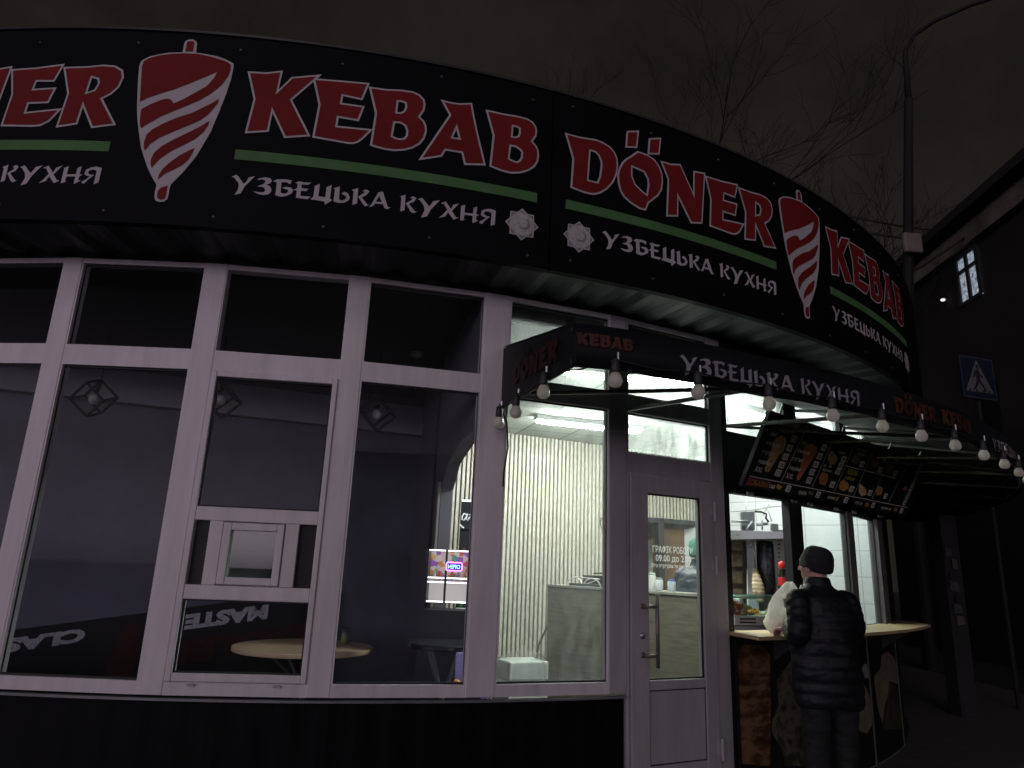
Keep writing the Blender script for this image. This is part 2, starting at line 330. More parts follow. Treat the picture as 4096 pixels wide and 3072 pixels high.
# outlines of the printed lettering and pictures, in millimetres on the sign film
BIG={"K":[[[358,4243],[467,4248],[560,4273],[551,4138],[615,4235],[788,4279],[637,4078],[768,3850],[622,3819],[536,3978],[530,3850],[397,3824],[417,4057]]],"E":[[[738,4244],[1073,4266],[1041,4139],[926,4149],[924,4101],[1058,4101],[1033,3992],[915,3997],[913,3942],[1118,3951],[1107,3932],[1074,3884],[1047,3851],[1016,3834],[983,3831],[778,3843],[790,4069]]],"B":[[[1069,4241],[1172,4242],[1270,4256],[1335,4258],[1379,4243],[1409,4215],[1418,4181],[1414,4135],[1391,4088],[1419,4065],[1434,4031],[1439,3995],[1430,3944],[1405,3899],[1365,3865],[1317,3841],[1262,3827],[1204,3825],[1155,3831],[1112,3840],[1122,4063]],[[1254,4166],[1270,4169],[1294,4163],[1297,4136],[1289,4110],[1272,4097],[1252,4095]],[[1245,4016],[1275,4021],[1304,4006],[1316,3976],[1316,3943],[1304,3925],[1283,3917],[1258,3919],[1239,3927]]],"A":[[[1507,4236],[1570,4231],[1626,4234],[1705,4255],[1720,4188],[1751,4060],[1815,3835],[1680,3811],[1659,3888],[1563,3887],[1541,3840],[1402,3790],[1567,4137]],[[1618,4044],[1635,3989],[1600,3988]]],"B2":[[[1793,4228],[1911,4227],[2006,4233],[2063,4232],[2106,4218],[2131,4188],[2139,4155],[2135,4116],[2112,4072],[2137,4049],[2152,4020],[2157,3984],[2152,3935],[2129,3892],[2089,3855],[2037,3828],[1976,3813],[1917,3815],[1837,3833],[1848,4054]],[[1980,4148],[2000,4148],[2016,4142],[2017,4111],[2011,4089],[1996,4080],[1977,4079]],[[1970,4003],[1999,4004],[2025,3993],[2038,3976],[2037,3942],[2024,3916],[2006,3905],[1984,3910],[1964,3917]]],"D":[[[-2167,4194],[-2064,4192],[-1941,4206],[-1885,4199],[-1831,4179],[-1798,4148],[-1779,4108],[-1774,4053],[-1783,3985],[-1810,3918],[-1854,3859],[-1906,3814],[-1955,3792],[-2008,3789],[-2066,3795],[-2120,3805],[-2110,4015]],[[-1980,4106],[-1949,4106],[-1924,4088],[-1906,4049],[-1906,4009],[-1915,3939],[-1931,3893],[-1992,3893]]],"O":[[[-1624,4209],[-1546,4207],[-1484,4186],[-1444,4143],[-1420,4088],[-1417,4034],[-1427,3969],[-1457,3916],[-1506,3866],[-1537,3837],[-1559,3777],[-1611,3776],[-1678,3799],[-1732,3831],[-1761,3871],[-1777,3923],[-1781,3986],[-1769,4038],[-1744,4089],[-1719,4121],[-1676,4158]],[[-1663,4073],[-1574,4060],[-1548,4018],[-1543,3978],[-1555,3902],[-1592,3920],[-1639,3952],[-1664,4006]]],"o1":[[[-1709,4337],[-1609,4372],[-1624,4231],[-1719,4206]]],"o2":[[[-1531,4336],[-1426,4374],[-1443,4234],[-1542,4207]]],"N":[[[-1438,4191],[-1349,4194],[-1264,4217],[-1159,4025],[-1151,4200],[-1041,4218],[-1083,3807],[-1187,3781],[-1289,3944],[-1295,3803],[-1397,3777],[-1379,4063]]],"E2":[[[-1045,4195],[-887,4205],[-718,4230],[-756,4105],[-864,4106],[-871,4057],[-734,4067],[-760,3960],[-880,3954],[-883,3900],[-670,3926],[-727,3837],[-776,3806],[-828,3801],[-1020,3806],[-1003,4019]]],"R":[[[-723,4207],[-573,4215],[-482,4228],[-409,4223],[-361,4195],[-347,4145],[-361,4077],[-399,4026],[-444,3995],[-334,3824],[-473,3798],[-549,3936],[-559,3821],[-682,3796],[-661,4025]],[[-534,4135],[-500,4125],[-492,4098],[-505,4055],[-543,4038]]]}
SUB=[[[[363,3538],[387,3554],[400,3544],[436,3499],[452,3522],[455,3541],[491,3555],[442,3483],[427,3439],[394,3425],[407,3457],[410,3482],[406,3502],[379,3533]]],[[[505,3532],[515,3543],[549,3554],[577,3550],[588,3535],[581,3520],[560,3508],[580,3500],[591,3483],[591,3465],[579,3449],[556,3441],[524,3443],[493,3458],[533,3456],[553,3460],[559,3473],[546,3490],[511,3492],[540,3507],[551,3521],[551,3531],[536,3539]]],[[[594,3533],[616,3549],[662,3553],[696,3550],[691,3525],[669,3536],[641,3534],[644,3466],[666,3461],[682,3471],[684,3487],[649,3497],[667,3506],[696,3505],[711,3490],[707,3470],[681,3451],[654,3441],[629,3443],[614,3449],[617,3467],[615,3528]]],[[[715,3536],[736,3550],[769,3547],[806,3549],[788,3533],[754,3532],[755,3508],[796,3508],[782,3492],[754,3492],[755,3459],[812,3460],[796,3442],[731,3444],[731,3491],[711,3490],[731,3505],[731,3534]]],[[[827,3531],[854,3549],[854,3468],[893,3467],[893,3532],[920,3550],[920,3464],[933,3454],[896,3420],[890,3440],[812,3444],[827,3464]]],[[[933,3530],[967,3547],[970,3465],[988,3457],[1007,3472],[1009,3488],[980,3503],[997,3517],[1017,3508],[1031,3483],[1022,3462],[1000,3446],[972,3441],[941,3447],[942,3524]]],[[[1035,3534],[1071,3551],[1074,3452],[1048,3439],[1047,3529]]],[[[1095,3536],[1117,3549],[1137,3540],[1121,3513],[1097,3494],[1132,3453],[1145,3453],[1120,3439],[1102,3460],[1075,3496],[1101,3519],[1113,3532]]],[[[1188,3541],[1213,3549],[1249,3455],[1267,3455],[1246,3439],[1230,3446],[1220,3469],[1173,3466],[1167,3450],[1142,3439],[1156,3461]],[[1195,3518],[1213,3481],[1177,3479]]],[[[1312,3534],[1345,3550],[1347,3449],[1323,3438],[1322,3528]]],[[[1372,3536],[1392,3548],[1409,3538],[1398,3512],[1368,3495],[1407,3451],[1421,3452],[1398,3438],[1383,3445],[1350,3495],[1380,3518],[1387,3530]]],[[[1417,3533],[1444,3546],[1488,3496],[1504,3521],[1509,3535],[1548,3547],[1499,3478],[1480,3430],[1446,3417],[1463,3467],[1455,3497],[1431,3529]]],[[[1554,3529],[1584,3546],[1619,3500],[1630,3532],[1665,3548],[1624,3490],[1651,3455],[1667,3453],[1638,3435],[1602,3477],[1588,3448],[1550,3433],[1569,3454],[1596,3494],[1573,3528]]],[[[1678,3533],[1702,3545],[1701,3493],[1752,3495],[1754,3534],[1776,3547],[1774,3494],[1792,3495],[1774,3481],[1773,3456],[1789,3457],[1757,3435],[1751,3436],[1752,3481],[1702,3479],[1698,3449],[1711,3452],[1685,3436],[1677,3439]]],[[[1892,3539],[1890,3448],[1865,3435],[1866,3521],[1847,3528],[1824,3522],[1818,3507],[1832,3496],[1858,3494],[1829,3464],[1811,3437],[1794,3442],[1798,3454],[1812,3461],[1834,3483],[1811,3488],[1800,3499],[1805,3525],[1829,3540],[1859,3547]]]]
SKW=[[-35,4338],[-35,4403],[-28,4421],[-11,4431],[9,4434],[31,4423],[41,4406],[43,4342],[111,4336],[168,4328],[213,4315],[254,4296],[271,4287],[274,4263],[272,4183],[266,4141],[261,4100],[252,4041],[240,3983],[238,3966],[221,3886],[208,3818],[187,3758],[173,3715],[150,3651],[119,3592],[89,3537],[38,3462],[35,3436],[36,3396],[34,3370],[17,3353],[-5,3349],[-29,3356],[-39,3376],[-42,3409],[-40,3453],[-77,3507],[-109,3561],[-140,3627],[-167,3686],[-194,3777],[-220,3873],[-232,3931],[-238,3967],[-248,4033],[-264,4152],[-271,4224],[-268,4251],[-261,4267],[-221,4296],[-166,4316],[-110,4330]]
SKR=[[[-19,4404],[-12,4416],[17,4419],[24,4410],[25,4348],[-18,4344]],[[-249,4261],[-219,4284],[-164,4306],[-94,4322],[-22,4330],[51,4333],[125,4322],[185,4308],[231,4294],[256,4277],[260,4237],[253,4199],[231,4145],[203,4104],[163,4060],[113,4018],[48,3976],[-17,3937],[-90,3892],[-127,3862],[-162,3833],[-185,3810],[-194,3820],[-201,3854],[-207,3909],[-207,3902],[-207,3935],[-160,3971],[-113,3998],[-78,4013],[-58,4013],[-42,4002],[-32,3985],[-20,3991],[26,4021],[90,4074],[141,4116],[173,4173],[187,4221],[118,4175],[39,4126],[-40,4080],[-121,4044],[-187,4010],[-224,3984],[-239,4102],[-253,4221]],[[220,4036],[220,4008],[193,3958],[197,3962],[175,3925],[138,3886],[77,3846],[1,3801],[-75,3753],[-118,3712],[-130,3685],[-142,3667],[-150,3687],[-154,3725],[-148,3768],[-124,3804],[-73,3843],[3,3891],[81,3928],[120,3956],[147,3976],[186,4004]],[[188,3885],[188,3859],[166,3807],[124,3757],[64,3713],[5,3671],[-47,3621],[-78,3570],[-84,3557],[-94,3581],[-96,3618],[-86,3657],[-50,3701],[9,3748],[84,3800],[144,3844]],[[134,3702],[125,3665],[111,3625],[84,3589],[40,3556],[1,3531],[-29,3499],[-37,3487],[-36,3521],[-22,3555],[10,3599],[58,3648],[102,3682]],[[22,3452],[23,3395],[18,3369],[0,3362],[-20,3370],[-27,3395],[-23,3421],[-10,3439]]]
MENU={"t":[["ШАУРМА",0.274,0.516,46,"y"],["куряча",0.272,0.471,40,"y"],["міні",0.111,0.415,30,"w"],["класична",0.152,0.345,30,"w"],["середня",0.134,0.276,30,"w"],["подвійна",0.138,0.202,30,"w"],["XXL",0.095,0.141,38,"w"],["міні",0.543,0.416,30,"w"],["класична",0.584,0.348,30,"w"],["середня",0.547,0.281,30,"w"],["подвійна",0.562,0.208,30,"w"],["XXL",0.525,0.141,38,"w"],["ШАУРМА",0.68,0.539,44,"r"],["ДОБАВКИ",0.155,0.04,46,"o"],["сир",0.346,0.04,34,"w"],["гриби",0.796,0.036,32,"w"],["ананас",1.272,0.043,30,"w"],["перець",1.763,0.042,30,"w"],["картопля фрі",2.32,0.041,26,"w"],["КЕБАБ",1.452,0.286,44,"y"],["з мясом",1.442,0.233,34,"y"],["куряча",1.151,0.422,26,"w"],["на тарілці",1.467,0.489,26,"w"],["з соусом",1.475,0.453,26,"w"],["картопля",1.03,0.252,24,"w"],["донер",2.156,0.492,26,"w"],["бургер",2.372,0.486,26,"w"]],"p":[["120",0.391,0.42],["140",0.381,0.346],["160",0.372,0.276],["190",0.363,0.21],["210",0.358,0.145],["140",0.851,0.419],["160",0.841,0.345],["180",0.832,0.275],["220",0.82,0.209],["290",0.825,0.141],["180",1.223,0.373],["200",1.217,0.316],["210",1.208,0.264],["240",1.2,0.147],["150",1.555,0.372],["130",1.543,0.146],["90",1.921,0.473],["120",1.914,0.368],["100",1.896,0.148],["110",2.224,0.37],["70",2.211,0.149],["50",2.692,0.487],["60",2.677,0.426],["60",2.674,0.363],["40",2.673,0.304],["45",2.666,0.244],["30",2.663,0.187],["30",2.654,0.127],["20",0.575,0.043],["20",1.042,0.042],["20",1.524,0.043],["10",2.046,0.044],["20",2.657,0.045]],"g":[[[[0.212,0.421],[0.289,0.407],[0.323,0.36],[0.315,0.302],[0.278,0.278],[0.238,0.14],[0.192,0.131],[0.166,0.15],[0.163,0.232],[0.15,0.349],[0.16,0.391]],"wrap"],[[[0.653,0.425],[0.749,0.408],[0.775,0.372],[0.74,0.287],[0.685,0.129],[0.649,0.118],[0.629,0.146],[0.619,0.271],[0.568,0.381],[0.605,0.41]],"wrap2"],[[[0.988,0.411],[1.09,0.384],[1.128,0.356],[1.113,0.312],[1.036,0.306],[0.969,0.342],[0.956,0.39]],"wrap"],[[[0.964,0.297],[1.001,0.289],[0.984,0.271],[0.944,0.278]],"gold"],[[[1.046,0.304],[1.087,0.292],[1.067,0.277],[1.024,0.284]],"wrap"],[[[0.969,0.228],[1.068,0.224],[1.103,0.178],[1.093,0.127],[0.994,0.132],[0.948,0.192]],"orange"],[[[1.347,0.42],[1.451,0.443],[1.512,0.391],[1.435,0.355],[1.353,0.37]],"gray"],[[[1.343,0.21],[1.459,0.185],[1.491,0.145],[1.422,0.111],[1.332,0.128],[1.31,0.177]],"gold"],[[[1.736,0.519],[1.835,0.515],[1.856,0.491],[1.753,0.477]],"orange"],[[[1.713,0.436],[1.829,0.434],[1.86,0.375],[1.727,0.376]],"red"],[[[1.643,0.21],[1.806,0.17],[1.844,0.125],[1.768,0.103],[1.687,0.131]],"pale"],[[[2.001,0.439],[2.149,0.431],[2.164,0.368],[2.04,0.371]],"gray"],[[[2.002,0.233],[2.109,0.213],[2.126,0.159],[2.046,0.136],[1.986,0.172]],"gold"],[[[2.529,0.292],[2.589,0.275],[2.581,0.235],[2.496,0.245]],"orange"],[[[0.404,0.065],[0.492,0.047],[0.455,0.02],[0.404,0.034]],"gold"],[[[0.879,0.058],[0.961,0.05],[0.961,0.029],[0.901,0.027]],"gray"],[[[1.39,0.065],[1.382,0.021],[1.351,0.016],[1.352,0.048]],"gold"],[[[1.896,0.062],[1.973,0.051],[1.953,0.017],[1.89,0.025]],"orange"],[[[2.496,0.067],[2.576,0.05],[2.549,0.02],[2.477,0.036]],"orange"]],"l":[[[0.505,0.557],[0.44,0.092]],[[0.946,0.526],[0.906,0.093]],[[1.301,0.498],[1.273,0.096]],[[1.651,0.498],[1.625,0.089]],[[2.002,0.494],[1.972,0.097]],[[2.382,0.452],[2.321,0.098]],[[1.296,0.324],[2.28,0.33]],[[0.016,0.079],[2.752,0.087]]]}
PAN={"kebab":[[0.5359,0.965],[0.5552,0.998],[0.582,0.986],[0.593,0.924],[0.5911,0.63],[0.5854,0.217],[0.5305,0.259]],"w1":[[0.6305,0.907],[0.636,0.759],[0.6457,0.632],[0.66,0.404],[0.6666,0.249],[0.6595,0.152],[0.6076,0.198],[0.6038,0.3],[0.5903,0.423],[0.5912,0.501],[0.6025,0.588],[0.6011,0.75],[0.6163,0.827]],"w2":[[0.7582,0.735],[0.787,0.598],[0.7973,0.479],[0.7929,0.312],[0.7756,0.269],[0.7547,0.312],[0.7442,0.46]],"oval":[[0.773,0.744],[0.7848,0.791],[0.7937,0.787],[0.7954,0.68],[0.7879,0.676],[0.7738,0.718]],"w3":[[0.8511,0.832],[0.8794,0.848],[0.9162,0.781],[0.9409,0.707],[0.9299,0.535],[0.9006,0.567],[0.877,0.602],[0.8659,0.508],[0.8459,0.423],[0.8304,0.295],[0.8199,0.4],[0.8149,0.58],[0.8148,0.678],[0.8411,0.726]],"g3":[[0.8759,0.584],[0.9062,0.543],[0.9271,0.401],[0.9279,0.16],[0.8328,0.249],[0.833,0.301],[0.8578,0.459]]}
# ------------------------------------------------------------------ shared materials
white_pvc = pm('white_pvc', (0.68, 0.645, 0.67), 0.42, 0.13, 1.6, stretch=(7, 7, 0.9), bump=0.04, bscale=30)
grey_pvc = pm('grey_pvc', (0.40, 0.38, 0.40), 0.42, 0.14, 1.6, stretch=(7, 7, 0.9))
dark_pvc = pm('dark_pvc', (0.035, 0.036, 0.04), 0.45, 0.2, 3)
plinth_m = pm('plinth_steel', (0.0022, 0.0025, 0.0035), 0.6, 0.3, 3, bump=0.1, spec=0.12)
dark_steel = pm('dark_steel', (0.03, 0.032, 0.035), 0.4, 0.2, 8, spec=0.4)
steel = pm('steel', (0.55, 0.57, 0.58), 0.3, 0.1, 12, metal=0.9)
bronze = pm('bronze', (0.22, 0.19, 0.17), 0.4, 0.15, 9, metal=0.5)
board_m = pm('sign_film', (0.0030, 0.0034, 0.0045), 0.6, 0.3, 2.0, spec=0.09, bump=0.05, bscale=6)
red_m = pm('red_film', (0.185, 0.017, 0.018), 0.6, 0.16, 2.5, spec=0.12)
print_white = pm('white_film', (0.50, 0.465, 0.49), 0.6, 0.10, 9, spec=0.2)
green_m = pm('green_film', (0.085, 0.19, 0.075), 0.6, 0.15, 3, spec=0.15)
black_rub = pm('black_rubber', (0.012, 0.012, 0.013), 0.6, 0.2)
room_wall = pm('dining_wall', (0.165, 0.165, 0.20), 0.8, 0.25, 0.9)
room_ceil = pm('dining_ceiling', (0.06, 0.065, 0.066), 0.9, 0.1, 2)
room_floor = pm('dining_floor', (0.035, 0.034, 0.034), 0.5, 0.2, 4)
cornice_m = pm('cornice_white', (0.34, 0.34, 0.37), 0.7, 0.06)
lit_wall = pm('cream_wall', (0.62, 0.60, 0.50), 0.7, 0.06)
slat_m = pm('cream_slat', (0.56, 0.51, 0.42), 0.55, 0.30, 45, stretch=(1,1,0.3))
slat_back = pm('slat_backing', (0.05, 0.046, 0.038), 0.8, 0.15)
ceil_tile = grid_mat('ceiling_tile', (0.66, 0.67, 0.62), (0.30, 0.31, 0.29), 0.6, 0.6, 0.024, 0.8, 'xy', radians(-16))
wall_tile = grid_mat('white_wall_tile', (0.74, 0.76, 0.75), (0.38, 0.42, 0.41), 0.6, 0.30, 0.008, 0.25, 'xz')
wood_panel = pm('grey_oak_laminate', (0.20, 0.175, 0.125), 0.45, 0.30, 5, stretch=(1, 1, 9))
counter_wood = pm('blond_laminate', (0.52, 0.40, 0.22), 0.4, 0.12, 6, stretch=(1, 6, 1))
brown_wood = pm('brown_wood', (0.19, 0.10, 0.045), 0.5, 0.25, 6, stretch=(5, 5, 0.6))
glass_out = glass('window_glass', (0.93, 0.94, 0.97), 0.16, 0.006)
glass_dirty = glass('dusty_glass', (0.90, 0.93, 0.92), 1.5, 0.16)
glass_transom = glass('hazy_transom_glass', (0.92, 0.95, 0.94), 1.2, 0.42)
glass_door = glass('door_glass', (0.92, 0.95, 0.93), 1.5, 0.04)
glass_case = glass('case_glass', (0.86, 0.95, 0.92), 0.9, 0.03)
tube_m = em('fluorescent_tube', (0.93, 1.0, 0.94), 225.0); tube_k = em('fluorescent_tube_kitchen', (0.93, 1.0, 0.97), 130.0)

# ------------------------------------------------------------------ ground
mb = MB(); mb.add([(-90,-90,0), (90,-90,0), (90,120,0), (-90,120,0)], [(0,1,2,3)])
tag(mb.build('ground', pm('asphalt', (0.030, 0.029, 0.028), 0.75, 0.35, 5, bump=0.3, bscale=90)), kind='structure')
mb = MB(); mb.ring(-1.9, 1.9, 0.0, 0.004, RW+0.01, RW+2.3, 60)
tag(mb.build('pavement', grid_mat('paving_slab', (0.10, 0.097, 0.092), (0.045, 0.045, 0.045), 0.3, 0.3, 0.01, 0.7, 'xy')), kind='structure')

# ------------------------------------------------------------------ the round cafe building
caf = empty('cafe_building', (CX, CY, 0), 'round single storey cafe with white framed windows, black plinth and a black sign band', 'building')
FL = 0.12
mb = MB(); n = 300                                        # ribbed plinth round the building, left of the door
vs = []; fs = []; a0, a1 = -1.5, 0.4235
for i in range(n+1):
    t = a0+(a1-a0)*i/n; r = RW-0.012+(0.005 if (i//2) % 2 else 0.0)
    vs += [W(t, 0, r), W(t, 0.712, r)]
for i in range(n): fs.append((2*i, 2*i+2, 2*i+3, 2*i+1))
mb.add(vs, fs); mb.build('plinth', plinth_m, caf)
mb = MB(); mb.ring(-1.5, 0.4235, 0.700, 0.712, RW-0.01, RW+0.028, 90); mb.build('drip_flashing', pm('flashing', (0.22, 0.23, 0.24), 0.35, 0.2, 5, metal=0.5), caf)
mb = MB(); mb.ring(1.04, 4.7, 0, 3.2, RW-0.10, RW-0.02, 120); mb.build('rear_wall', pm('rear_wall', (0.008, 0.008, 0.010), 0.6, 0.3, 2, bump=0.1), caf)
mb = MB(); mb.ring(-1.56, 4.7, 3.30, 4.30, RW-0.15, RW-0.05, 160); mb.build('parapet', dark_steel, caf)
# soffit under the sign band: radial corrugation
mb = MB(); n = 420; vs = []; fs = []; a0, a1 = -1.56, 1.9
for i in range(n+1):
    t = a0+(a1-a0)*i/n; z = 3.222+(0.026 if (i//2) % 2 else 0.0)
    vs += [W(t, z, RW-0.10), W(t, z, RS-0.02)]
for i in range(n): fs.append((2*i, 2*i+1, 2*i+3, 2*i+2))
mb.add(vs, fs); mb.build('soffit', pm('soffit_sheet', (0.028, 0.031, 0.034), 0.5, 0.2, 4, spec=0.4), caf)
mb = MB(); mb.lathe([(RW+0.02, 4.30), (RW+0.02, 4.34), (0.1, 4.5)], (CX, CY, 0), 96); mb.build('roof', dark_steel, caf)
mb = MB(); mb.lathe([(RW-0.12, 0.0), (RW-0.12, FL)], (CX, CY, 0), 96); mb.build('floor', room_floor, caf)
# window posts
P0, PP = -0.0571, 0.1167
posts = [(P0+PP*k-0.0078, P0+PP*k+0.0080) for k in range(-12, 3)]
posts[-1] = (0.1689, 0.1854); posts[-2] = (0.0520, 0.0693); posts[-3] = (-0.0646, -0.0496)
posts.append((0.2857, 0.3090))
for a, b in posts:
    mb = MB(); mb.ring(a, b, 0.722, 3.20, RW-0.075, RW, 1); bevel(mb.build('mullion', white_pvc, caf), 0.004)
mb = MB(); mb.ring(0.4087, 0.4258, 0.722, 3.20, RW-0.075, RW, 1); bevel(mb.build('mullion', grey_pvc, caf), 0.004)
def bay(a, b, pane, fm=white_pvc, zb=0.79, zt=2.515, ub=2.64, ut=3.165, pane2=None):
    mb = MB()
    mb.frame(a, b, 0.0012, (0.722, zb), ((zt, ub),), (ut, 3.198), RW-0.072, RW-0.004)
    f = mb.build('window', fm, caf)
    for z0, z1, p in ((zb, zt, pane), (ub, ut, pane2 or pane)):
        if p: m = MB(); m.ring(a, b, z0-0.006, z1+0.006, RW-0.045, RW-0.037, 1); m.build('pane', p, f)
        m = MB(); t = 0.0016; zz = (z0, z1)                # black gasket and glazing bead
        for u0, u1 in ((a, a+t), (b-t, b)): m.ring(u0, u1, z0, z1, RW-0.036, RW-0.026, 1)
        for v0, v1 in ((z0, z0+0.011), (z1-0.011, z1)): m.ring(a+t, b-t, v0, v1, RW-0.036, RW-0.026, 1)
        m.build('gasket', black_rub, f)
    return f
allb = [(posts[i][1], posts[i+1][0]) for i in range(len(posts)-1)]+[(0.3090, 0.4087)]
for i, (a, b) in enumerate(allb[:-3]): bay(a, b, glass_out)
bay(0.1854, 0.2857, glass_out)
bay(0.3090, 0.4087, glass_dirty, pane2=glass_transom)
# bay with the opening sash and the small serving hatch
a, b = 0.0693, 0.1689
mb = MB()
mb.frame(a, b, 0.0007, (0.722, 0.79), ((2.515, 2.64),), (3.165, 3.198), RW-0.072, RW-0.004)
f = mb.build('window', white_pvc, caf)
m = MB(); m.ring(a, b, 2.634, 3.171, RW-0.045, RW-0.037, 1); m.build('pane', glass_out, f)
mb = MB()                                                  # sash
for t0, t1 in ((a+0.0008, 0.0745), (0.1640, b-0.0008)): mb.ring(t0, t1, 0.793, 2.512, RW-0.06, RW+0.012, 1)
for z0, z1 in ((0.793, 0.835), (1.214, 1.291), (1.640, 1.717), (2.478, 2.512)): mb.ring(0.0745, 0.1640, z0, z1, RW-0.06, RW+0.010, 1)
for t0, t1 in ((0.0858, 0.0958), (0.1410, 0.1512)): mb.ring(t0, t1, 1.291, 1.640, RW-0.06, RW+0.009, 1)
s = bevel(mb.build('window', white_pvc, caf), 0.005)
for z0, z1 in ((0.835, 1.214), (1.717, 2.478)): m = MB(); m.ring(0.0740, 0.1645, z0-0.004, z1+0.004, RW-0.03, RW-0.022, 1); m.build('pane', glass_out, s)
m = MB()
for z0, z1 in ((0.835, 1.214), (1.717, 2.478)):
    m = MB()
    for u0, u1 in ((0.0745, 0.0757), (0.1628, 0.1640)): m.ring(u0, u1, z0, z1, RW-0.02, RW-0.008, 1)
    for v0, v1 in ((z0, z0+0.009), (z1-0.009, z1)): m.ring(0.0757, 0.1628, v0, v1, RW-0.02, RW-0.008, 1)
    m.build('gasket', black_rub, s)
for t0, t1 in ((0.0745, 0.0858), (0.1512, 0.1640)): m = MB(); m.ring(t0, t1, 1.291, 1.640, RW-0.05, RW-0.03, 1); m.build('dark_panel', black_rub, s)
m = MB()
for t0, t1 in ((0.0964, 0.1024), (0.1352, 0.1406)): m.ring(t0, t1, 1.297, 1.634, RW-0.05, RW+0.022, 1)
for z0, z1 in ((1.297, 1.337), (1.592, 1.634)): m.ring(0.1024, 0.1352, z0, z1, RW-0.05, RW+0.021, 1)
h = bevel(m.build('window', white_pvc, caf), 0.005); m = MB(); m.ring(0.1018, 0.1358, 1.333, 1.596, RW-0.02, RW-0.012, 1); m.build('pane', glass('hatch_glass', (0.55, 0.62, 0.58), 1.5, 0.08), h)
m = MB()
for t in (0.0858, 0.1452): m.ring(t, t+0.005, 0.772, 0.783, RW, RW+0.008, 1)
m.build('drain_cap', grey_pvc, s)
# door bay: fixed frame, two transom lights, leaf
mb = MB()
mb.ring(0.4262, 0.4288, FL-0.1, 3.198, RW-0.07, RW-0.003, 1); mb.ring(0.5262, 0.5435, 0.0, 3.198, RW-0.07, RW-0.003, 1)
for z0, z1 in ((2.105, 2.240), (2.515, 2.64), (3.165, 3.198)): mb.ring(0.4288, 0.5262, z0, z1, RW-0.068, RW-0.006, 1)
f = bevel(mb.build('door_frame', grey_pvc, caf), 0.004)
for z0, z1 in ((2.24, 2.515), (2.64, 3.165)): m = MB(); m.ring(0.4286, 0.5264, z0-0.004, z1+0.004, RW-0.045, RW-0.037, 1); m.build('pane', glass_transom, f)
for z0, z1 in ((2.24, 2.515), (2.64, 3.165)):
    m = MB()
    for u0, u1 in ((0.4288, 0.4304), (0.5246, 0.5262)): m.ring(u0, u1, z0, z1, RW-0.036, RW-0.026, 1)
    for v0, v1 in ((z0, z0+0.010), (z1-0.010, z1)): m.ring(0.4304, 0.5246, v0, v1, RW-0.036, RW-0.026, 1)
    m.build('gasket', black_rub, f)
ROFF = 0.010
mb = MB()
for t0, t1 in ((0.4296, 0.4480), (0.5105, 0.5254)): mb.ring(t0, t1, FL, 2.096, RW-0.055, RW+ROFF, 1)
for z0, z1 in ((FL, 0.30), (0.735, 0.793), (1.972, 2.096)): mb.ring(0.4480, 0.5105, z0, z1, RW-0.055, RW+ROFF-0.002, 1)
mb.ring(0.4480, 0.5105, 0.30, 0.735, RW-0.045, RW+ROFF-0.012, 1)
d = bevel(mb.build('door', grey_pvc, caf), 0.004)
m = MB(); m.ring(0.4475, 0.5110, 0.788, 1.977, RW-0.025, RW-0.017, 1); m.build('pane', glass_door, d)
m = MB()
for u0, u1 in ((0.4480, 0.4494), (0.5091, 0.5105)): m.ring(u0, u1, 0.793, 1.972, RW-0.016, RW-0.006, 1)
for v0, v1 in ((0.793, 0.803), (1.962, 1.972)): m.ring(0.4494, 0.5091, v0, v1, RW-0.016, RW-0.006, 1)
m.build('gasket', black_rub, d)
for u0, u1, v0, v1 in ((0.4482, 0.4490, 0.302, 0.733), (0.5096, 0.5104, 0.302, 0.733), (0.4490, 0.5096, 0.302, 0.308), (0.4490, 0.5096, 0.727, 0.733)): m = MB(); m.ring(u0, u1, v0, v1, RW+ROFF-0.012, RW+ROFF-0.0105, 1); m.build('panel_bead', black_rub, d)
m = MB(); m.tube([W(0.4500, 0.875, RW+0.075), W(0.4500, 1.32, RW+0.075)], 0.0125, 12)
for z in (0.947, 1.243): m.tube([W(0.4412, z, RW+0.012), W(0.4412, z, RW+0.06), W(0.4500, z, RW+0.075)], 0.011, 8); m.ring(0.4395, 0.4430, z-0.017, z+0.017, RW+0.010, RW+0.016, 1)
m.build('handle', bronze, d, True)
m = MB(); m.lathe([(0.020, 0), (0.020, 0.008), (0.012, 0.010)], W(0.4408, 1.062, RW+0.0095), 16, W(0.4408, 0, RW+1)-W(0.4408, 0, RW)); m.build('lock', steel, d, True)
for z in (1.889, 1.518, 0.358):
    m = MB(); m.tube([W(0.5262, z-0.065, RW+0.022), W(0.5262, z+0.065, RW+0.022)], 0.012, 10); m.ring(0.5215, 0.5258, z-0.03, z+0.03, RW+0.011, RW+0.020, 1); m.ring(0.5266, 0.5310, z-0.03, z+0.03, RW-0.001, RW+0.020, 1)
    m.build('hinge', grey_pvc, d)
tfn = lambda uc, z, r: (lambda u, v: W(uc+u/r, z+v, r))
m = MB(); put_text(m, 'ГРАФІК РОБОТИ', 0.044, tfn(0.4785, 1.608, RW-0.0155), 0.01, 0.35); put_text(m, '09.00 до 2.00', 0.042, tfn(0.4790, 1.552, RW-0.0155), 0.01, 0.31)
put_text(m, 'без перерви та вихідних', 0.026, tfn(0.4780, 1.503, RW-0.0155), 0.015, 0.36); m.build('lettering', film_mat('hours_film', (0.72, 0.72, 0.70), 0.65), d)
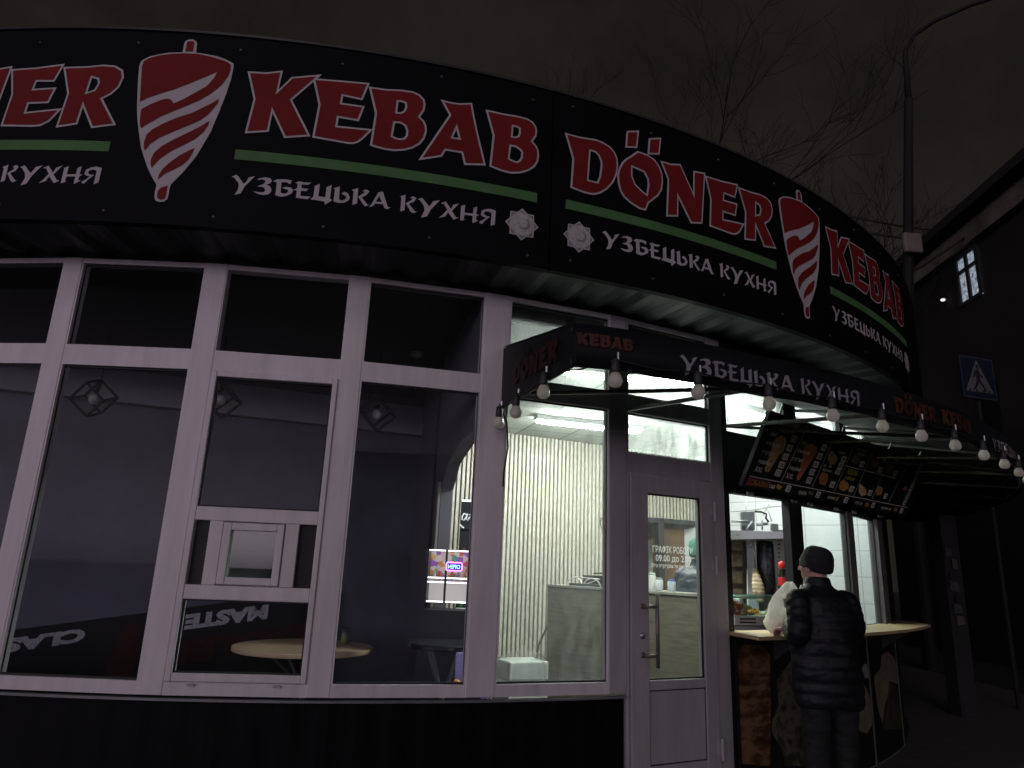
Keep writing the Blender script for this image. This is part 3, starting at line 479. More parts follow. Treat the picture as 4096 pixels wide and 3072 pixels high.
# dark wall with the serving windows
dw = pm('dark_facade', (0.012, 0.013, 0.015), 0.5, 0.25, 3, spec=0.3)
mb = MB(); mb.ring(0.5437, 0.9300, 0.0, 1.045, RW-0.07, RW-0.005, 8); mb.ring(0.5437, 0.9300, 2.042, 2.500, RW-0.07, RW-0.005, 8)
mb.ring(0.5437, 0.9300, 2.96, 3.198, RW-0.07, RW-0.005, 8)
for a, b in ((0.5437, 0.5505), (0.6468, 0.6711)): mb.ring(a, b, 1.045, 2.042, RW-0.07, RW-0.004, 1)
for a, b in ((0.5437, 0.5505), (0.6468, 0.6711), (0.7840, 0.8040), (0.8980, 0.9300)): mb.ring(a, b, 2.5, 2.96, RW-0.07, RW-0.004, 1)
mb.ring(0.9302, 1.04, 0.0, 3.2, RW-0.07, RW-0.02, 3)
mb.build('serving_wall', dw, caf)
mb = MB(); mb.ring(0.7840, 0.8040, 1.045, 2.042, RW-0.07, RW-0.004, 1); gfm = pm('grey_frame', (0.16, 0.16, 0.155), 0.4, 0.1, 4, metal=0.3); bevel(mb.build('serving_frame', gfm, caf), 0.004); mb = MB(); mb.ring(0.8980, 0.9300, 1.045, 2.042, RW-0.07, RW+0.02, 1); b_ = bevel(mb.build('serving_frame', gfm, caf), 0.004)
m = MB()
for z in (1.20, 1.55, 1.9): m.lathe([(0.008, 0), (0.005, 0.005)], W(0.914, z, RW+0.021), 8, (sin(0.914), -cos(0.914), 0))
m.build('screw', steel, b_)
for a, b in ((0.6711, 0.7840), (0.8040, 0.8980)):
    mb = MB()
    for u0, u1 in ((a, a+0.003), (b-0.003, b)): mb.ring(u0, u1, 1.065, 2.042, RW-0.05, RW-0.02, 1)
    for v0, v1 in ((1.065, 1.085), (2.022, 2.042)): mb.ring(a+0.003, b-0.003, v0, v1, RW-0.05, RW-0.02, 1)
    f = mb.build('serving_window', dark_pvc, caf); m = MB(); m.ring(a+0.002, b-0.002, 1.08, 2.03, RW-0.04, RW-0.034, 1); m.build('pane', glass('serving_glass', (0.92, 0.95, 0.94), 0.7, 0.02), f)
for a, b in ((0.5505, 0.6468), (0.6711, 0.7840), (0.8040, 0.8980)):
    m = MB(); m.ring(a-0.001, b+0.001, 2.495, 2.965, RW-0.045, RW-0.037, 1); m.build('pane', glass_transom, caf)
# ---- interior: partition, dining room, lit room, kitchen
def wall(p, q, z0, z1, th, name, mat):
    p, q = Vector((p[0], p[1], 0)), Vector((q[0], q[1], 0)); d = (q-p).normalized(); nn = Vector((-d.y, d.x, 0))
    m = MB(); a = [p+Vector((0,0,z0)), q+Vector((0,0,z0)), q+nn*th+Vector((0,0,z0)), p+nn*th+Vector((0,0,z0))]
    h = Vector((0,0,z1-z0)); m.hexa(a, [x+h for x in a]); return m.build(name, mat, caf)
DB = (-0.93, 7.93)                                         # back right corner of the dining room
bdir = Vector((2.44, 1.0, 0)).normalized(); q0 = Vector((DB[0], DB[1], 0))-bdir*7.2
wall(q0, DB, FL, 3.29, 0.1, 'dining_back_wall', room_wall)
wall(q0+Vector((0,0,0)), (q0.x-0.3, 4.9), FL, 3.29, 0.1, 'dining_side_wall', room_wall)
nb = Vector((bdir.y, -bdir.x, 0))
m = MB(); m.box(q0+bdir*3.6+nb*0.06+Vector((0,0,2.95)), (7.2, 0.12, 0.19), bdir); m.box(q0+bdir*3.6+nb*0.03+Vector((0,0,3.12)), (7.2, 0.06, 0.14), bdir); m.build('cornice', cornice_m, caf)
pd = (Vector((DB[0], DB[1], 0))-Vector((-0.12, 4.42, 0))); pl = pd.length; pd.normalize()
pa = Vector((-0.12, 4.42, 0)); pn = Vector((-pd.y, pd.x, 0))
o0, o1 = 0.06, 1.50                                        # doorway in the partition
part_m = pm('partition_wall', (0.16, 0.155, 0.17), 0.8, 0.08, 1.5)
wall(pa+pd*o1, pa+pd*pl, FL, 3.29, 0.1, 'partition', part_m); 
m = MB()
prof = [(o0, 2.30), (o0+0.5, 2.32), (o1-0.30, 2.24), (o1, 2.06), (o1, 3.29), (o0, 3.29)]
m.poly([[(a, b) for a, b in prof]], lambda u, v: pa+pd*u+Vector((0,0,v)), back=lambda u, v: pa+pd*u+pn*0.1+Vector((0,0,v))); m.build('partition', part_m, caf)
m = MB(); m.box(pa+pd*(o1+0.05)+pn*0.115+Vector((0,0,FL+1.0)), (0.11, 0.02, 2.0), pd); m.build('door_casing', pm('casing', (0.34, 0.31, 0.28), 0.6), caf)
for k, (u, wd) in enumerate(((o1+0.45, 0.05),)):
    m = MB(); m.box(pa+pd*u+pn*0.11+Vector((0,0,1.7)), (wd, 0.02, 3.1), pd); m.build('cable_trunking', dark_pvc, caf)
# ceilings: dark over the dining room, tiled grid over the lit rooms
A = [W(t, 3.292, RW-0.11) for t in [-1.5+1.79*i/40 for i in range(41)]]
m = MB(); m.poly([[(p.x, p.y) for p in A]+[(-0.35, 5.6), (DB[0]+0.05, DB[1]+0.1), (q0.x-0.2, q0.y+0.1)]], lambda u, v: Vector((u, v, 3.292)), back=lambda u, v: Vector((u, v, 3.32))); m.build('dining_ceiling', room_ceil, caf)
A = [W(t, 3.05, RW-0.085) for t in [0.30+0.95*i/30 for i in range(31)]]
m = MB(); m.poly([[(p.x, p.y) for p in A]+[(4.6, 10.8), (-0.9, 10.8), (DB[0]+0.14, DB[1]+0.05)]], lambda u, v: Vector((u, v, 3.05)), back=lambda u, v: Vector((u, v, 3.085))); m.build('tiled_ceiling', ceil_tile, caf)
# slatted feature wall
sa = Vector((-0.80, 8.06, 0)); sdv = Vector((0.905, 0.425, 0)).normalized(); sn = Vector((sdv.y, -sdv.x, 0)); DO0, DO1 = 2.72, 4.2
m = MB(); m.box(sa+sdv*(DO0/2)+Vector((0,0,1.58))-sn*0.04, (DO0, 0.04, 2.93), sdv); m.box(sa+sdv*((DO0+DO1)/2)+Vector((0,0,2.60))-sn*0.04, (DO1-DO0, 0.04, 0.90), sdv); m.box(sa+sdv*(DO1+0.6)+Vector((0,0,1.58))-sn*0.04, (1.2, 0.04, 2.93), sdv)
sb = m.build('slat_wall', slat_back, caf)
m = MB(); u = 0.02
while u < DO1+1.15:
    z0 = 2.16 if DO0-0.01 < u < DO1 else FL
    m.box(sa+sdv*u+sn*0.0+Vector((0,0,(z0+3.04)/2)), (0.034, 0.030, 3.04-z0), sdv); u += 0.056
m.build('slat', slat_m, sb)
# dark passage behind the doorway
ps = sa+sdv*DO0-sn*0.06; m = MB()
m.box(ps+sdv*0.74-sn*1.3+Vector((0,0,1.12)), (1.6, 0.05, 2.2), sdv); m.box(ps+sdv*-0.03-sn*0.65+Vector((0,0,1.12)), (0.05, 1.3, 2.2), sdv); m.box(ps+sdv*1.51-sn*0.65+Vector((0,0,1.12)), (0.05, 1.3, 2.2), sdv); m.box(ps+sdv*0.74-sn*0.65+Vector((0,0,2.21)), (1.6, 1.3, 0.04), sdv)
m.build('passage', pm('passage_wall', (0.13, 0.12, 0.105), 0.7), caf)
m = MB(); m.box(sa+sdv*(DO0+0.78)-sn*0.2+Vector((0,0,1.12)), (0.62, 0.08, 2.0), sdv); m.build('passage_door', brown_wood, caf)
m = MB(); m.box(sa+sdv*(DO0+0.42)-sn*0.02+Vector((0,0,1.12)), (0.09, 0.09, 2.08), sdv); m.box(sa+sdv*(DO0+0.74)-sn*0.02+Vector((0,0,2.13)), (1.5, 0.09, 0.06), sdv); m.build('door_casing', dark_pvc, caf)
# kitchen tiles: wall from far left to the facade at the right
ta = Vector((3.73, 8.82, 0)); tv = Vector((0.793, -0.61, 0)).normalized(); tn = Vector((-tv.y, tv.x, 0))
m = MB(); m.box((0, 0, 1.585), (4.0, 0.06, 2.93))
o = m.build('tiled_wall', wall_tile, None); o.matrix_world = Matrix.Translation(ta-tv*1.2+Vector((0,0,0))) @ Matrix.Rotation(atan2(tv.y, tv.x), 4, 'Z'); o.parent = caf; o.matrix_parent_inverse = Matrix.Translation((-CX, -CY, 0))
# ceiling lights: fluorescent battens with glowing tubes
def batten(p, q, label, tm=None):
    p, q = Vector((p[0], p[1], 0)), Vector((q[0], q[1], 0)); c = (p+q)/2; d = (q-p).normalized()
    t = empty('ceiling_light', (c.x, c.y, 3.045), label, 'ceiling light', 'fluorescent battens on the tiled ceiling')
    m = MB(); m.box((c.x, c.y, 3.022), ((q-p).length+0.06, 0.11, 0.05), d); m.build('housing', pm('batten_white', (0.8, 0.8, 0.8), 0.4), t)
    for s in (-1, 1):
        m = MB(); o = Vector((-d.y, d.x, 0))*0.03*s; m.tube([(p.x+o.x, p.y+o.y, 2.982), (q.x+o.x, q.y+o.y, 2.982)], 0.014, 8); m.build('tube', tm or tube_m, t)
batten((0.45, 5.42), (1.62, 5.62), 'fluorescent ceiling light just inside the door, over the lobby')
batten((2.25, 6.55), (3.15, 7.20), 'fluorescent ceiling light over the kitchen, behind the serving windows', tube_k)
batten((0.30, 7.35), (1.45, 7.72), 'fluorescent ceiling light deep in the lobby, near the slatted wall')
batten((3.10, 8.05), (3.75, 7.65), 'short fluorescent ceiling light added to light the white kitchen tiles', tube_k)  # extra batten, added only to brighten the kitchen tile wall
# ------------------------------------------------------------------ sign panels on the fascia
SK1 = 0.3050; PITCHS = 4.4965
KEBAB = ['K', 'E', 'B', 'A', 'B2']; DONER = ['D', 'O', 'o1', 'o2', 'N', 'E2', 'R']
def mm(l): return [(a/1000, b/1000) for a, b in l]
star_m = pm('emblem_grey', (0.46, 0.45, 0.44), 0.5, 0.25, 40); star_d = pm('emblem_shade', (0.22, 0.22, 0.215), 0.5, 0.3, 30)
def sign_panel(ref, s0, s1, label):
    c = W((s0+s1)/2/RS, 3.2, RS)
    t = empty('fascia_sign', c, label, 'sign', 'sign panels round the fascia')
    m = MB(); m.ring((s0+0.004)/RS, (s1-0.004)/RS, 3.215, 4.474, RS-0.05, RS, 60); m.build('panel', board_m, t)
    m = MB(); m.ring((s0+0.004)/RS, (s1-0.004)/RS, 4.476, 4.492, RS-0.08, RS+0.012, 60); m.build('top_trim', dark_steel, t)
    fn = lambda e: (lambda u, v: W((ref+u)/RS, v, RS+e))
    for word, keys in (('lettering', KEBAB), ('lettering', DONER)):
        mw = MB(); mr = MB()
        for k in keys:
            lp = [mm(l) for l in BIG[k]]
            mw.poly(lp, fn(0.003), 0.08)
            d = 0.0125
            red = [inset(lp[0], d)]
            for h in lp[1:]:
                red.append(inset(h, -d))
            mr.poly(red, fn(0.0055), 0.08)
        wo = mw.build('lettering', print_white, t); mr.build('letter_fill', red_m, wo)
    mw = MB(); mw.poly([mm(SKW)], fn(0.003), 0.08); e = mw.build('skewer_emblem', print_white, t)
    mr = MB()
    for l in SKR: mr.poly([mm(l)], fn(0.0055), 0.08)
    mr.build('emblem_fill', red_m, e)
    for a, b in ((0.3615, 2.1530), (-2.1490, -0.3450)):
        m = MB(); m.ring((ref+a)/RS, (ref+b)/RS, 3.651, 3.7155, RS+0.001, RS+0.003, 24); m.build('stripe', green_m, t)
    for off, dz in ((0.0, 0.0), (-2.2547, 0.004)):
        m = MB()
        for lp in SUB: m.poly([[(a+off, b+dz) for a, b in mm(l)] for l in lp], fn(0.003), 0.08)
        m.build('lettering', print_white, t)
    for u, v in ((2.0611, 3.4825), (-2.0539, 3.4742)):
        ro = 0.108
        def star(r): return [(u+cos(pi/8*i+pi/2)*(r if i % 2 == 0 else r*0.78), v+sin(pi/8*i+pi/2)*(r if i % 2 == 0 else r*0.78)) for i in range(16)]
        m = MB(); m.poly([star(ro)], fn(0.003)); s = m.build('star_emblem', print_white, t)
        m = MB(); m.poly([star(ro*0.9)], fn(0.0045)); m.build('emblem_ground', star_d, s)
        m = MB(); m.poly([[(u+cos(a*pi/14)*ro*0.72, v+sin(a*pi/14)*ro*0.72) for a in range(28)]], fn(0.006)); m.build('emblem_disc', star_m, s)
        cr_ = [(u+0.012+cos(a)*0.040, v+0.004+sin(a)*0.040) for a in [radians(-140+i*20) for i in range(11)]]+[(u+0.004+cos(a)*0.033, v+0.010+sin(a)*0.033) for a in [radians(60-i*20) for i in range(11)]]
        m = MB(); m.poly([cr_], fn(0.0075)); m.build('crescent', star_d, s)
    m = MB()
    for k in range(8):
        for z in (3.30, 4.39):
            m.lathe([(0.009, 0), (0.006, 0.004)], W((s0+0.14+k*(s1-s0-0.28)/7)/RS, z+random.uniform(-0.02, 0.02), RS+0.0005), 8, (sin((s0+k*0.6)/RS), -cos((s0+k*0.6)/RS), 0))
    m.build('screw', pm('dull_screw', (0.10, 0.10, 0.11), 0.5, metal=0.4), t)
    return t
sign_panel(SK1, SK1-2.2505, SK1+2.2455, 'black sign panel with red lettering over the dark dining room windows, its skewer emblem nearest')
sign_panel(SK1+PITCHS, SK1+2.2465, SK1+PITCHS+2.2455, 'black sign panel with red lettering over the awning, curving out of sight at the right')
for a, b in ((-1.56, (SK1-2.2515)/RS), ((SK1+PITCHS+2.2465)/RS, 1.9)): m = MB(); m.ring(a, b, 3.215, 4.474, RS-0.05, RS, 60); m.build('fascia', board_m, caf)

# ------------------------------------------------------------------ awning over the door and the serving windows
RA, ZB, ZT = 8.73, 2.385, 2.605; T0, T1 = 0.3022, 1.50; RJ = RW+0.03; ZJ = 2.83
canvas = pm('awning_canvas', (0.009, 0.011, 0.014), 0.55, 0.25, 3, spec=0.3, bump=0.12, bscale=12)
canvas_in = pm('awning_underside', (0.075, 0.08, 0.082), 0.6, 0.15, 3)
aw = empty('awning', W(0.6, 2.4, RW+0.6), 'black curved awning with white lettering over the door and serving windows, bulbs along its hem', 'awning')
def wob(t): return 0.006*sin(t*41)+0.004*sin(t*97+1)
m = MB(); n = 90; vs = []; fs = []
for i in range(n+1):
    t = T0+(T1-T0)*i/n; w1 = wob(t)
    vs += [W(t, ZB+w1*0.5, RA+w1), W(t, (ZB+ZT)/2, RA+w1*1.6), W(t, ZT+w1*0.5, RA), W(t, ZT-0.004, RA-0.006), W(t, (ZB+ZT)/2, RA-0.006+w1*1.6), W(t, ZB+w1*0.5, RA-0.006+w1)]
for i in range(n):
    for k in range(5): fs.append((6*i+k, 6*i+6+k, 6*i+7+k, 6*i+k+1))
    fs.append((6*i+5, 6*i+11, 6*i+6, 6*i))
m.add(vs, fs); m.build('valance', canvas, aw, True)
m = MB(); vs = []; fs = []
for i in range(n+1):
    t = T0+(T1-T0)*i/n; sg = 0.012*sin((t-T0)/0.115*pi)**2
    vs += [W(t, ZT, RA-0.003), W(t, (ZT+ZJ)/2-sg, (RA+RJ)/2), W(t, ZJ, RJ), W(t, ZJ-0.012, RJ), W(t, (ZT+ZJ)/2-sg-0.008, (RA+RJ)/2), W(t, ZT-0.010, RA-0.003)]
for i in range(n):
    for k in (0, 1, 3, 4): fs.append((6*i+k, 6*i+6+k, 6*i+7+k, 6*i+k+1))
m.add(vs, fs); m.build('canopy', canvas_in, aw, True)
m = MB()
def side(t, s): return [W(t, ZB, RA-0.004), W(t, ZB+0.03, RJ), W(t, ZJ-0.015, RJ), W(t, ZT, RA-0.004)]
for t in (T0+0.0004, T1-0.0004): m = MB(); m.hexa(side(t, 0), side(t+0.0012, 0)); m.build('side_panel', canvas, aw)
frame_m = pm('awning_frame', (0.10, 0.105, 0.10), 0.45, 0.15, 10, metal=0.5)
ts = [T0+0.004+0.118*k for k in range(11)]
for t in ts:
    m = MB(); m.tube([W(t, 2.52, RJ), W(t, ZB+0.03, RA-0.03)], 0.014, 6); m.tube([W(t, ZJ-0.05, RJ), W(t, ZT-0.03, RA-0.03)], 0.013, 6); m.build('bracket', frame_m, aw)
for i in range(len(ts)-1):
    if i % 2 == 0: m = MB(); m.tube([W(ts[i], 2.52, RJ), W((ts[i]+ts[i+1])/2, 2.455, (RJ+RA)/2), W(ts[i+1], ZB+0.035, RA-0.035)], 0.012, 6); m.build('brace', frame_m, aw)
m = MB(); m.tube([W(T0+(T1-T0)*i/60, ZB+0.028, RA-0.03) for i in range(61)], 0.014, 6); m.tube([W(T0+(T1-T0)*i/60, ZT-0.028, RA-0.03) for i in range(61)], 0.012, 6); m.build('hem_bar', frame_m, aw)
# awning lettering: white subtitle twice, dull orange words between
fnA = lambda off, sc, zc: (lambda u, v: W(((u-1.127)*sc)/RA+off, (v-3.5295)*sc+zc, RA+0.010+wob(((u-1.127)*sc)/RA+off)*1.4))
for off in (0.4425, 0.812):
    m = MB()
    for lp in SUB: m.poly([mm(l) for l in lp], fnA(off, 0.845, 2.503), 0.08)
    m.build('lettering', pm('awning_white', (0.34, 0.33, 0.35), 0.5, 0.15, 12), aw)
org = pm('worn_orange_print', (0.07, 0.020, 0.009), 0.6, 0.8, 7)
def word(keys, tc_, sc, zc, ref0, ref1, mk=0.0):
    m = MB(); c = (ref0+ref1)/2
    for k in keys: m.poly([mm(l) for l in BIG[k]], lambda u, v: W(((u-c)*sc)/RA+tc_, (v-3.98)*sc*0.9+zc, RA+0.009+wob(((u-c)*sc)/RA+tc_)*1.4), 0.08)
    m.build('lettering', org, aw)
word(KEBAB, 0.3210, 0.165, 2.515, 0.45, 2.15); word(DONER, 0.590, 0.27, 2.50, -2.12, -0.33); word(KEBAB, 0.655, 0.27, 2.50, 0.45, 2.15)
m = MB()                                                  # the word on the left side panel
for k in DONER: m.poly([mm(l) for l in BIG[k]], lambda u, v: W(T0-0.0007, (v-3.98)*0.30+2.50+0.05*(1-(u+2.12)/1.79)+0.02, RJ+0.25+(u+2.12)/1.79*0.75))
m.build('lettering', pm('worn_red_print', (0.03, 0.007, 0.005), 0.6, 0.4), aw)
# festoon bulbs along the hem
bulb_w = film_mat('opal_globe', (0.86, 0.83, 0.75), 0.5, 0.25); sock_m = pm('bulb_socket', (0.035, 0.035, 0.037), 0.5)
ordn = ['first', 'second', 'third', 'fourth', 'fifth', 'sixth', 'seventh', 'eighth', 'ninth', 'tenth', 'eleventh', 'twelfth', 'thirteenth', 'fourteenth', 'fifteenth', 'sixteenth']
bpos = [W(T0-0.0032, 2.385, RJ+0.06), W(T0-0.0032, 2.385, RJ+0.40), W(T0-0.0032, 2.40, RJ+0.86)]+[W(t, 2.405, RA+0.030) for t in (0.3257, 0.3790, 0.4313, 0.4863, 0.5375, 0.5860, 0.6376, 0.6950, 0.7510, 0.8090, 0.868, 0.925)]
proto = None
for i, p in enumerate(bpos):
    lab = 'unlit white globe bulb, %s from the left along the awning hem' % ordn[i]
    if proto is None:
        proto = empty('festoon_bulb', p, lab, 'light bulb', 'bulbs strung along the awning hem')
        m = MB(); m.lathe([(0.020, -0.042), (0.023, -0.02), (0.019, 0.028), (0.010, 0.036)], p, 14); m.build('socket', sock_m, proto, True)
        m = MB(); m.lathe([(0.004, -0.108), (0.016, -0.106), (0.027, -0.098), (0.0335, -0.085), (0.035, -0.074), (0.032, -0.060), (0.025, -0.047), (0.020, -0.036)], p, 20); m.build('globe', bulb_w, proto, True)
        m = MB(); m.box(p+Vector((0.012, 0.0, 0.03)), (0.008, 0.02, 0.07)); m.build('clip', steel, proto)
    else: copy_thing(proto, p-bpos[0], lab)
m = MB(); pp = [bpos[0]+Vector((0,0,0.05)), W(0.3085, 2.33, RW+0.03), W(0.3105, 2.18, RW+0.025), W(0.3080, 2.02, RW+0.02), W(0.3078, 1.93, RW+0.02)]
m.tube(pp, 0.006, 6); tag(m.build('cable', black_rub, None, True), 'loose black cable hanging from the left end of the awning', 'cable')
m = MB(); pp = []
for i, p in enumerate(bpos):
    pp.append(p+Vector((0,0,0.03)))
    if i < len(bpos)-1:
        q = (p+bpos[i+1])/2; pp.append(q+Vector((0,0,0.012)))
m.tube(pp, 0.005, 5); tag(m.build('festoon_cable', black_rub, None, True), 'black cable carrying the bulbs along the awning hem', 'cable')

# ------------------------------------------------------------------ menu board
BL = Vector((1.68, 4.955, 2.075)); E1 = Vector((2.155, 1.80, 0)); WB = E1.length; E1.normalize()
NH = Vector((E1.y, -E1.x, 0)); E2 = Vector((0, 0, 0.508))+NH*0.25; HB = E2.length; E2.normalize(); NB = E1.cross(E2)
mn = empty('menu_board', BL+E1*WB/2, 'long dark menu board with prices and food pictures, tilted out below the awning', 'menu board')
P = lambda e: (lambda u, v: BL+E1*u+E2*v+NB*e)
m = MB(); a = [P(-0.03)(-0.03, -0.005), P(-0.03)(WB, -0.005), P(-0.03)(WB, HB), P(-0.03)(-0.03, HB)]; m.hexa(a, [x+NB*0.03 for x in a]); m.build('board', pm('menu_film', (0.012, 0.013, 0.016), 0.4, 0.15, 3), mn)
ink = {'w': pm('menu_grey_ink', (0.78, 0.78, 0.78), 0.5), 'y': pm('menu_yellow_ink', (0.75, 0.66, 0.10), 0.5), 'r': pm('menu_red_ink', (0.16, 0.03, 0.03), 0.5), 'o': pm('menu_orange_ink', (0.45, 0.17, 0.06), 0.5)}
bymat = {}
for txt, u, v, h, c in MENU['t']:
    m = MB(); hh = h*0.00098; put_text(m, txt, hh, (lambda u0, v0: (lambda x, y: P(0.003)(u0+x, v0+y)))(u, v), 0.015)
    m.build('heading' if c in 'yro' else 'item_name', ink[c], mn)
tagm = pm('price_tag_white', (0.80, 0.80, 0.80), 0.5)
for txt, u, v in MENU['p']:
    m = MB(); wd = 0.040 if len(txt) == 3 else 0.033; hh = 0.026; r = 0.008; o = []
    for cx, cy, a0 in ((wd-r, hh-r, 0), (-wd+r, hh-r, 90), (-wd+r, -hh+r, 180), (wd-r, -hh+r, 270)):
        o += [(u+cx+r*cos(radians(a0+k*30)), v+cy+r*sin(radians(a0+k*30))) for k in range(4)]
    m.poly([o], P(0.002)); g = m.build('price_tag', tagm, mn)
    m = MB(); put_text(m, txt, 0.036, (lambda u0, v0: (lambda x, y: P(0.004)(u0+x, v0+y)))(u, v), 0.0, wd*1.7); m.build('price', black_rub, g)
fm = {'wrap': mottle('wrap_print', [(0.200, 0.120, 0.050), (0.600, 0.400, 0.200), (0.440, 0.380, 0.260)], 30), 'wrap2': mottle('wrap_salad_print', [(0.200, 0.220, 0.060), (0.600, 0.160, 0.100), (0.520, 0.360, 0.240)], 16), 'gold': mottle('fries_print', [(0.500, 0.280, 0.060), (0.680, 0.400, 0.120)], 40), 'orange': mottle('chicken_print', [(0.400, 0.120, 0.060), (0.520, 0.260, 0.140)], 40), 'red': mottle('red_dish_print', [(0.240, 0.040, 0.030), (0.400, 0.180, 0.120)], 40), 'gray': mottle('grey_dish_print', [(0.140, 0.140, 0.120), (0.260, 0.240, 0.200)], 40), 'pale': mottle('pale_wrap_print', [(0.800, 0.640, 0.500), (0.600, 0.400, 0.240)], 30)}
for pts, k in MENU['g']:
    m = MB(); m.poly([pts], P(0.0015)); m.build('food_picture', fm[k], mn)
m = MB()
for (a, b), (c_, d_) in MENU['l']:
    dv = Vector((c_-a, d_-b)).normalized()*0.0028; q = (-dv.y, dv.x)
    m.poly([[(a-q[0], b-q[1]), (c_-q[0], d_-q[1]), (c_+q[0], d_+q[1]), (a+q[0], b+q[1])]], P(0.0022))
m.build('ruling', ink['w'], mn)
for u in (0.12, 0.75, 1.0, 1.45, 1.78, 2.3):
    m = MB(); m.box(P(0.0)(u, -0.05)-NB*0.01, (0.075, 0.012, 0.02), E1); m.build('bracket', steel, mn)
for u in (0.15, 1.1, 2.0, 2.65):
    q = P(-0.03)(u, HB-0.05); t = atan2(q.x-CX, CY-q.y); m = MB(); m.tube([q, W(t, 2.66, min(RA-0.1, hypot(q.x-CX, q.y-CY)+0.05))], 0.008, 6); m.build('hanger', frame_m, mn)

# ------------------------------------------------------------------ serving counter with printed front panels
ct = empty('serving_counter', W(0.7, 0, RW+0.2), 'blond wooden serving shelf over dark panels printed with kebab pictures', 'counter')
m = MB(); outer = [W(0.5455, 0, RW-0.06)]+[W(0.5300+0.42*i/18, 0, RW+0.33+0.0*i) for i in range(19)]+[W(1.005, 0, RW+0.16), W(1.02, 0, RW+0.0), W(0.95, 0, RW-0.06)]
inn = [W(0.95-0.4045*i/14, 0, RW-0.06) for i in range(1, 14)]
loop = [(p.x, p.y) for p in outer+inn]
m.poly([loop], lambda u, v: Vector((u, v, 1.082)), back=lambda u, v: Vector((u, v, 1.058))); bevel(m.build('shelf', counter_wood, ct), 0.004)
for t in (0.60, 0.72, 0.86): m = MB(); m.hexa([W(t, 1.05, RW), W(t, 1.05, RW+0.24), W(t, 1.03, RW+0.24), W(t, 0.86, RW)], [W(t+0.004, 1.05, RW), W(t+0.004, 1.05, RW+0.24), W(t+0.004, 1.03, RW+0.24), W(t+0.004, 0.86, RW)]); m.build('shelf_bracket', dark_steel, ct)
film = pm('panel_film', (0.006, 0.007, 0.006), 0.4, 0.3, 3)
kebab_m = mottle('kebab_meat_print', [(0.010, 0.004, 0.002), (0.08, 0.034, 0.013), (0.26, 0.15, 0.08), (0.035, 0.013, 0.006)], 4.5, 0.45, (1, 1, 2.6), [0.30, 0.46, 0.60, 0.72], detail=9)
wrap_m = mottle('wrap_front_print', [(0.010, 0.014, 0.008), (0.14, 0.13, 0.09), (0.025, 0.035, 0.015), (0.08, 0.06, 0.04)], 6.0, 0.45, (1, 1, 1), [0.34, 0.48, 0.58, 0.72], detail=4)
cream_m = mottle('bread_print', [(0.22, 0.185, 0.14), (0.13, 0.10, 0.06)], 9, 0.45); green_p = mottle('salad_print', [(0.015, 0.022, 0.008), (0.07, 0.055, 0.03)], 12, 0.45); white_p = pm('onion_print', (0.25, 0.25, 0.23), 0.45, 0.1)
edge_m = pm('panel_edge', (0.15, 0.17, 0.15), 0.4)
pf = lambda e: (lambda u, v: W(u, v, RW+0.030+e))
for a, b, pics in ((0.5470, 0.8000, (('kebab', kebab_m, 'kebab_picture'), ('w1', wrap_m, 'wrap_picture'), ('w2', cream_m, 'wrap_picture'), ('oval', white_p, 'onion_picture'))), (0.8055, 0.9330, (('w3', cream_m, 'wrap_picture'), ('g3', green_p, 'salad_picture')))):
    m = MB(); m.ring(a, b, 0.004, 1.046, RW+0.004, RW+0.030, 10); g = m.build('front_panel', film, ct)
    m = MB(); m.ring(b-0.0025, b+0.0008, 0.004, 1.04, RW+0.0305, RW+0.034, 1); m.ring(a, b, 0.006, 0.020, RW+0.0305, RW+0.033, 8); m.build('edge_strip', edge_m, ct)
    for i, (k, mt, nm) in enumerate(pics):
        pts = [(min(max(u, a+0.001), b-0.003), max(v, 0.024)) for u, v in PAN[k]]
        m = MB(); m.poly([pts], pf(0.002+0.0006*i), 0.02); m.build(nm, mt, g)
